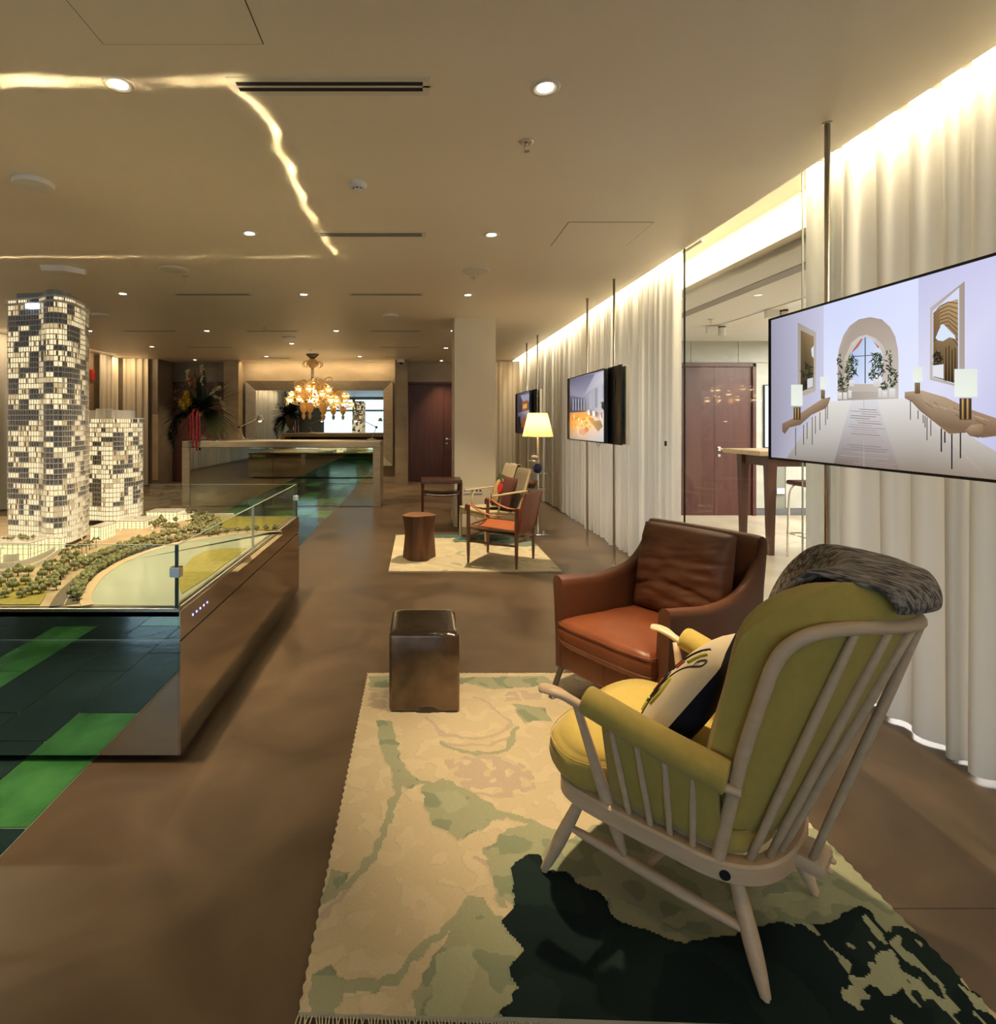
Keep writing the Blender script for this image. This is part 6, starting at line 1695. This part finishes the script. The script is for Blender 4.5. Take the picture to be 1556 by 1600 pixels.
for k in range(18):
    ring_ = k % 2; a = 2 * PI * k / 18 + 0.15
    R_, z_ = (0.50, -1.00) if ring_ == 0 else (0.36, -0.78)
    if k % 6 == 3: R_, z_ = 0.43, -0.88
    ex, ey = R_ * math.cos(a), R_ * math.sin(a)
    m = MB(); m.tube(spline([(0.05 * math.cos(a), 0.05 * math.sin(a), -0.85), (0.5 * ex, 0.5 * ey, z_ - 0.06), (0.85 * ex, 0.85 * ey, z_ - 0.05), (ex, ey, z_)], 6), 0.012, 7); arm = m.build('glass_arm', M_amber, ch, smooth=True)
    m = MB(); m.lathe(cup, 12, (ex, ey, z_)); m.build('flower_cup', M_amber, arm, smooth=True)
    m = MB(); m.ball((ex, ey, z_ + 0.04), (0.055, 0.055, 0.05), 10, 7); m.build('glowing_bulb', M_bloom, arm, smooth=True)
    m = MB()
    for j in range(8):
        b = 2 * PI * j / 8; leaf_blade(m, (ex, ey, z_ + 0.02), (math.cos(b), math.sin(b), r.uniform(-0.6, 0.6)), r.uniform(0.09, 0.15), 0.022, 0.4, 4, 0.4)
    m.build('glass_petals', M_amber, arm)
for k in range(80):                                                   # glass curls and leaves
    a = r.uniform(0, 2 * PI); z_ = r.uniform(-0.98, -0.60); R_ = r.uniform(0.10, 0.24); L_ = r.uniform(0.15, 0.30)
    d = V(math.cos(a), math.sin(a), 0); p = d * R_ + V(0, 0, z_)
    m = MB()
    m.tube(spline([p, p + d * L_ * 0.4 + V(0, 0, L_ * 0.35), p + d * L_ * 0.8 + V(0, 0, L_ * 0.30), p + d * L_ * 0.75 + V(0, 0, L_ * 0.05), p + d * L_ * 0.6 + V(0, 0, L_ * 0.15)], 4), [0.010] * 8 + [0.007] * 9, 6)
    leaf_blade(m, p, d + V(0, 0, r.uniform(-0.4, 0.6)), L_ * 0.9, 0.03, 0.5, 5, 0.4)
    m.build('glass_curl', M_amber, ch, smooth=True)
for k in range(8):
    a = 2 * PI * k / 8; d = V(math.cos(a), math.sin(a), 0); m = MB()
    m.tube(spline([d * 0.06 + V(0, 0, -0.2), d * 0.16 + V(0, 0, -0.15), d * 0.22 + V(0, 0, -0.22), d * 0.18 + V(0, 0, -0.28)], 5), 0.008, 6); m.build('glass_curl', M_amber, ch, smooth=True)
for (x, y) in ((0.24, -0.12), (-0.02, -0.16), (-0.22, 0.15)):
    m = MB(); m.lathe([(0.02, -1.02), (0.07, -1.05), (0.085, -1.12), (0.065, -1.20), (0.02, -1.26), (0.045, -1.30), (0.03, -1.36), (0.005, -1.39)], 16, (x, y, 0)); m.build('glass_drop', M_amber, ch, smooth=True)
light('chandelier_light', 'POINT', (-2.27, 11.7, 2.0), 70, (1.0, 0.72, 0.37), shadow_soft_size=0.07)

# ================================================================== ceiling fittings
M_ring = mat('white_ring', (0.70, 0.66, 0.57), 0.4)
M_lens = mat_emit('lamp_lens', (1.0, 0.90, 0.70), 18.0)
DL = [(0.541, 2.362, 1.5), (-1.276, 2.34, 1.1), (-1.292, 4.19, 1.15), (0.554, 4.22, 0.9), (-3.32, 6.165, 0.8), (0.55, 6.227, 1.3), (-1.30, 6.2, 0.7), (-3.35, 8.68, 0.8), (-1.31, 8.68, 0.9), (0.535, 8.68, 0.7), (-5.1, 10.5, 0.7), (-2.34, 10.1, 0.8), (-3.36, 12.1, 0.9), (-1.31, 12.1, 0.9), (-5.2, 12.75, 0.5), (0.52, 10.7, 0.8), (0.52, 12.9, 0.8), (-5.2, 8.68, 0.7), (-3.33, 4.2, 0.7), (-3.33, 2.35, 0.6), (0.55, 0.5, 0.10), (-1.28, 0.5, 0.4), (-3.33, 0.5, 0.5), (0.55, -1.6, 0.12), (-1.28, -1.6, 0.4)]
names = ['round ceiling downlight nearest the glass opening, above the patterned rug', 'round ceiling downlight in the bright streak, left of the nearest air vent', 'round ceiling downlight above the pond end of the display table',
    'round ceiling downlight halfway along the right row, before the speaker disc', 'ceiling downlight just right of the tall model tower top', 'round ceiling downlight just in front of the column', 'ceiling downlight over the floor between table and desk',
    'small ceiling downlight over the left end of the reception desk', 'small ceiling downlight over the right end of the reception desk', 'small ceiling downlight hard against the left edge of the column', 'tiny ceiling downlight near the far left drape', 'tiny ceiling downlight in front of the chandelier',
    'tiny ceiling downlight left of the chandelier in front of the mirror', 'tiny ceiling downlight right of the chandelier in front of the mirror', 'tiny ceiling downlight above the flowers near the far left door', 'tiny ceiling downlight behind the column, nearer one', 'tiny ceiling downlight over the far mahogany doors',
    'ceiling downlight hidden behind the tall model tower', 'ceiling downlight past the left picture edge over the model', 'ceiling downlight past the left picture edge before the display table', 'ceiling downlight above the viewer on the right', 'ceiling downlight above the viewer in the middle', 'ceiling downlight above the viewer on the left', 'ceiling downlight behind the viewer on the right', 'ceiling downlight behind the viewer in the middle']
proto_dl = None
for i, (x, y, k) in enumerate(DL):
    if proto_dl is None:
        t = thing('downlight', None, 'ceiling light', (x, y, CEIL), group='recessed ceiling downlights')
        m = MB(); m.lathe([(0.033, -0.001), (0.044, -0.0035), (0.048, -0.006), (0.062, -0.004), (0.064, 0.0)], 28, caps=False); m.build('trim_ring', M_ring, t, smooth=True)
        m = MB(); m.lathe([(0.035, -0.0015), (0.001, -0.0015)], 24, caps=False); m.build('lens', M_lens, t)
        proto_dl = t
    else:
        t = copy_tree(proto_dl, (x, y, CEIL))
    t['label'] = names[i]
    tx = {0: (0.78, 2.34), 5: (0.40, 6.1), 1: (-1.7, 2.9), 2: (-1.75, 3.7), 18: (-2.6, 3.7), 19: (-2.4, 3.0)}.get(i, (x, y))
    light('downlight_beam', 'SPOT', (x, y, CEIL - 0.012), 138 * k, (1.0, 0.775, 0.475), aim=(tx[0], tx[1], 0.0), spot_size=math.radians({5: 92, 0: 50, 3: 50, 9: 60, 20: 54, 23: 54}.get(i, 76)), spot_blend=0.9, shadow_soft_size=0.035)
# linear air slots
def slot(x0, x1, y, label, w=0.125, group='linear air slots in the ceiling'):
    t = thing('air_slot', label, 'air vent', ((x0 + x1) / 2, y, CEIL), group=group)
    h = (x1 - x0) / 2
    m = MB()
    for (a, b) in ((-w / 2, -0.034), (-0.006, 0.006), (0.034, w / 2)): m.box(-h, h, a, b, -0.003, 0.0)
    for (a, b) in ((-h, -h + 0.03), (h - 0.03, h)): m.box(a, b, -0.034, 0.034, -0.003, 0.0)
    m.build('frame', M_ring, t)
    m = MB(); m.box(-h + 0.03, h - 0.03, -0.034, 0.034, -0.0018, -0.0002); m.build('dark_gap', mat('slot_black', (0.006, 0.006, 0.008), 0.8), t)
slot(-0.806, 0.045, 2.352, 'wide twin-slot air vent in the ceiling nearest the viewer')
slot(-0.79, 0.05, 4.215, 'second twin-slot air vent from the viewer, at the end of the bright ceiling streak')
slot(-0.80, 0.05, 6.2, 'third twin-slot air vent from the viewer in the middle row')
slot(-2.77, -1.88, 6.2, 'air vent over the far end of the display table, left of the third one')
for x0, x1, y_, lb in ((-0.78, 0.04, 8.7, 'thin air vent in the ceiling just left of the column top'), (-2.75, -1.9, 8.7, 'thin air vent over the middle of the reception desk'), (-4.68, -3.83, 8.7, 'thin air vent over the flower urn'), (-0.78, 0.04, 10.6, 'far thin air vent behind the one left of the column'), (-4.5, -3.6, 10.6, 'far thin air vent behind the flower urn'), (-0.78, 0.04, 12.2, 'farthest thin air vent beside the security camera'), (-3.6, -2.9, 12.4, 'farthest thin air vent above the left end of the wall mirror')):
    slot(x0, x1, y_, lb, 0.10)
# detectors, sprinklers, speakers
def fitting(kind, x, y, label):
    if kind == 'disc':
        t = thing('ceiling_disc', label, 'detector', (x, y, CEIL))
        m = MB(); m.lathe([(0.108, 0), (0.110, -0.012), (0.102, -0.026), (0.06, -0.032), (0.001, -0.033)], 28, caps=False); m.build('cover', M_white, t, smooth=True, angle=50)
        m = MB(); m.lathe([(0.112, 0), (0.112, -0.004)], 28); m.build('base_plate', M_white, t)
    if kind == 'speaker':
        t = thing('ceiling_speaker', label, 'speaker', (x, y, CEIL))
        m = MB(); m.lathe([(0.130, 0), (0.130, -0.006), (0.118, -0.010)], 30, caps=False); m.build('rim', M_ring, t, smooth=True)
        m = MB(); m.lathe([(0.118, -0.009), (0.06, -0.016), (0.001, -0.018)], 30, caps=False); m.build('grille', M_ring, t, smooth=True)
    if kind == 'smoke':
        t = thing('smoke_detector', label, 'detector', (x, y, CEIL))
        m = MB(); m.lathe([(0.054, 0), (0.054, -0.022), (0.048, -0.028), (0.030, -0.030)], 24); m.build('body', M_white, t, smooth=True, angle=40)
        m = MB(); m.lathe([(0.030, -0.030), (0.030, -0.042), (0.022, -0.048), (0.001, -0.049)], 20, caps=False); b_ = m.build('sensor_head', M_white, t, smooth=True, angle=40)
        for k in range(8):
            a = 2 * PI * k / 8; m = MB(); m.box(-0.006, 0.006, -0.0015, 0.0, -0.040, -0.033, mtx=Matrix.Rotation(a, 4, 'Z') @ Matrix.Translation((0, -0.030, 0))); m.build('vent', M_black, b_)
    if kind == 'sprinkler':
        t = thing('sprinkler', label, 'sprinkler', (x, y, CEIL))
        m = MB(); m.lathe([(0.036, 0), (0.036, -0.003), (0.028, -0.005), (0.014, -0.004)], 22); m.build('cover_ring', M_steel, t, smooth=True)
        m = MB(); m.tube([(0, 0, -0.004), (0, 0, -0.022)], 0.008, 8)
        m.tube([(-0.010, 0, -0.020), (-0.012, 0, -0.035), (0, 0, -0.046)], 0.0022, 5); m.tube([(0.010, 0, -0.020), (0.012, 0, -0.035), (0, 0, -0.046)], 0.0022, 5); m.build('nozzle', M_steel, t, smooth=True)
        m = MB(); m.lathe([(0.016, -0.047), (0.016, -0.049)], 12); m.build('deflector', M_steel, t)
    return t
fitting('disc', -2.305, 3.29, 'white round disc on the ceiling near the left picture edge')
fitting('smoke', -0.37, 3.31, 'white smoke detector between the two nearest air vents')
fitting('sprinkler', 0.55, 2.82, 'fire sprinkler head behind the nearest bright downlight')
fitting('speaker', -2.31, 5.18, 'round ceiling speaker above the far edge of the display table')
fitting('sprinkler', -2.30, 5.40, 'fire sprinkler next to the speaker above the display table')
fitting('speaker', 0.54, 5.22, 'round ceiling speaker in the right row before the column')
fitting('sprinkler', 0.545, 5.48, 'fire sprinkler next to the speaker before the column')
fitting('disc', -0.385, 7.4, 'white round disc on the ceiling between the third and fourth vents')
fitting('disc', -4.25, 7.35, 'white round disc on the ceiling beside the top of the tall model tower')
fitting('sprinkler', -2.35, 8.35, 'fire sprinkler in the far ceiling in front of the chandelier')
fitting('sprinkler', -2.15, 10.9, 'fire sprinkler just in front of the chandelier rose')
fitting('disc', -2.2, 9.3, 'white round disc on the far ceiling above the desk')
t = thing('emergency_light', 'flat white bow-shaped emergency light on the ceiling above the tall model tower', 'light', (-3.31, 5.12, CEIL))
m = MB(); m.add([(-0.16, -0.09, 0), (0.06, -0.09, 0), (0.17, 0.06, 0), (0.17, 0.10, 0), (-0.16, 0.10, 0), (-0.15, -0.08, -0.05), (0.055, -0.08, -0.05), (0.16, 0.06, -0.05), (0.16, 0.09, -0.05), (-0.15, 0.09, -0.05)],
      [(0, 1, 2, 3, 4), (9, 8, 7, 6, 5), (0, 5, 6, 1), (1, 6, 7, 2), (2, 7, 8, 3), (3, 8, 9, 4), (4, 9, 5, 0)]); m.build('cover', M_white, t)
t = thing('security_camera', 'small white security camera on the pilaster right of the wall mirror', 'camera', (-0.42, 12.72, CEIL))
m = MB(); m.rbox(-0.09, 0.09, -0.12, 0.02, -0.07, -0.002, 0.01); m.build('housing', M_white, t); m = MB(); m.ball((0, -0.06, -0.075), 0.045, 12, 8); m.build('lens_dome', M_black, t, smooth=True)

t = thing('fire_alarm', 'small red fire alarm box high on the brown wall beside the far left drape', 'alarm', (-6.795, 11.40, 2.42))
m = MB(); m.rbox(0.0, 0.05, -0.05, 0.05, -0.11, 0.11, 0.006, 1); m.build('housing', mat('alarm_red', (0.35, 0.015, 0.012), 0.4), t)
m = MB(); m.lathe([(0.03, 0), (0.026, 0.012)], 14, mtx=Matrix.Translation((0.05, 0, 0.02)) @ Matrix.Rotation(PI / 2, 4, 'Y')); m.build('sounder', mat('alarm_red', (0.35, 0.015, 0.012), 0.4), t)

# ================================================================== furniture beyond the glass
M_dk = mat('dark_red_wood', (0.070, 0.026, 0.016), 0.4, c2=(0.10, 0.04, 0.025), scale=5, stretch=(4, 4, 0.6))
M_oaktop = mat('oak_top', (0.42, 0.31, 0.18), 0.45, c2=(0.50, 0.38, 0.23), scale=4, stretch=(6, 1, 1))
ht = thing('high_table', 'bar-height table with oak top and dark tapered legs beyond the glass wall', 'table', (4.45, 6.22, 0))
m = MB(); m.rbox(-0.83, 0.83, -0.36, 0.36, 1.085, 1.135, 0.004, 1); m.build('tabletop', M_oaktop, ht)
m = MB(); m.box(-0.66, 0.66, -0.275, -0.25, 0.965, 1.085); m.box(-0.66, 0.66, 0.25, 0.275, 0.965, 1.085); m.box(-0.66, -0.635, -0.25, 0.25, 0.965, 1.085); m.box(0.635, 0.66, -0.25, 0.25, 0.965, 1.085); m.build('apron', M_dk, ht)
for sx in (-1, 1):
    for sy in (-1, 1):
        m = MB(); x, y = sx * 0.645, sy * 0.25
        a, b = 0.048, 0.028
        m.add([(x - b, y - b, 0.005), (x + b, y - b, 0.005), (x + b, y + b, 0.005), (x - b, y + b, 0.005), (x - a, y - a, 1.084), (x + a, y - a, 1.084), (x + a, y + a, 1.084), (x - a, y + a, 1.084)], [(0, 3, 2, 1), (4, 5, 6, 7), (0, 1, 5, 4), (1, 2, 6, 5), (2, 3, 7, 6), (3, 0, 4, 7)]); m.build('leg', M_dk, ht)
bs = thing('bar_stool', 'chrome-legged bar stool half hidden behind the curtain beyond the glass', 'stool', (4.13, 5.72, 0))
for sx in (-1, 1):
    for sy in (-1, 1):
        m = MB(); m.tube(spline([(sx * 0.19, sy * 0.17, 0.006), (sx * 0.185, sy * 0.165, 0.4), (sx * 0.175, sy * 0.155, 0.68), (sx * 0.14, sy * 0.13, 0.78)], 4), 0.012, 8); m.build('leg', M_chrome, bs, smooth=True)
m = MB(); m.tube([(-0.188, -0.168, 0.26), (0.188, -0.168, 0.26), (0.188, 0.168, 0.26), (-0.188, 0.168, 0.26)], 0.009, 8, closed=True); m.build('footrest', M_chrome, bs, smooth=True)
m = MB(); m.rbox(-0.20, 0.20, -0.19, 0.19, 0.78, 0.83, 0.02, 3); m.build('seat', M_dk, bs, smooth=True)
wsn = thing('lit_display', 'tall lit white wall display beyond the glass, beside the dark red doors', 'display', (5.62, 8.49, 0))
m = MB(); m.box(-0.30, 0.5, 0, 0.028, 1.05, 2.02); m.build('housing', M_black, wsn); m = MB(); m.box(-0.285, 0.485, -0.004, 0.0, 1.06, 2.005); m.build('lit_face', mat_emit('cool_display', (0.78, 0.86, 1.0), 0.9), wsn)
m = MB(); m.rbox(5.60 - 0.06, 5.60 + 0.06, 8.522, 8.536, 0.33, 0.42, 0.003, 1); tag(m.build('wall_plate', M_white), 'white double wall plate low on the concrete wall beyond the glass', 'socket')
for i, (x, y, lab) in enumerate(((3.93, 7.15, 'white cylinder track spotlight farther from the viewer, beyond the glass'), (4.05, 6.12, 'white cylinder track spotlight in the middle of the track beyond the glass'), (4.12, 5.1, 'white cylinder track spotlight nearest the viewer beyond the glass'))):
    t = thing('track_spotlight', lab, 'spotlight', (x, y, 2.69), group='track spotlights beyond the glass')
    m = MB(); m.lathe([(0.045, -0.02), (0.045, -0.125), (0.038, -0.125), (0.034, -0.09)], 20); m.build('can', M_white, t, smooth=True, angle=40)
    m = MB(); m.lathe([(0.046, 0), (0.046, -0.019)], 16); m.build('mount', M_black, t)
    m = MB(); m.rbox(-0.20, -0.06, -0.03, 0.03, -0.09, 0.0, 0.004, 1); m.build('driver_box', M_white, t)
m = MB(); m.box(3.865, 4.02, 4.3, 7.15, 2.688, 2.70); tag(m.build('light_track', M_white), 'white ceiling light track holding the cylinder spotlights beyond the glass', 'track')
fitting('sprinkler', 3.55, 6.7, 'fire sprinkler on the white ceiling beyond the glass').location.z = 2.70
for y_, lb in ((4.4, 'large added light panel out of view beyond the glass, nearer the viewer'), (6.8, 'large added light panel out of view beyond the glass, farther back')):  # unseen fixtures added round the side room's fill lamps
    t = thing('added_fill_panel', lb, 'ceiling light', (5.9, y_, 2.70), group='added fill light panels beyond the glass')
    m = MB()
    for (a, b, c, d) in ((-0.83, 0.83, -0.63, -0.60), (-0.83, 0.83, 0.60, 0.63), (-0.83, -0.80, -0.60, 0.60), (0.80, 0.83, -0.60, 0.60)): m.box(a, b, c, d, -0.045, 0.0)
    m.build('frame', M_white, t)
    m = MB(); m.box(-0.80, 0.80, -0.60, 0.60, -0.030, -0.001); m.build('diffuser', mat_emit('fill_panel_glow', (1.0, 0.95, 0.88), 1.2), t)
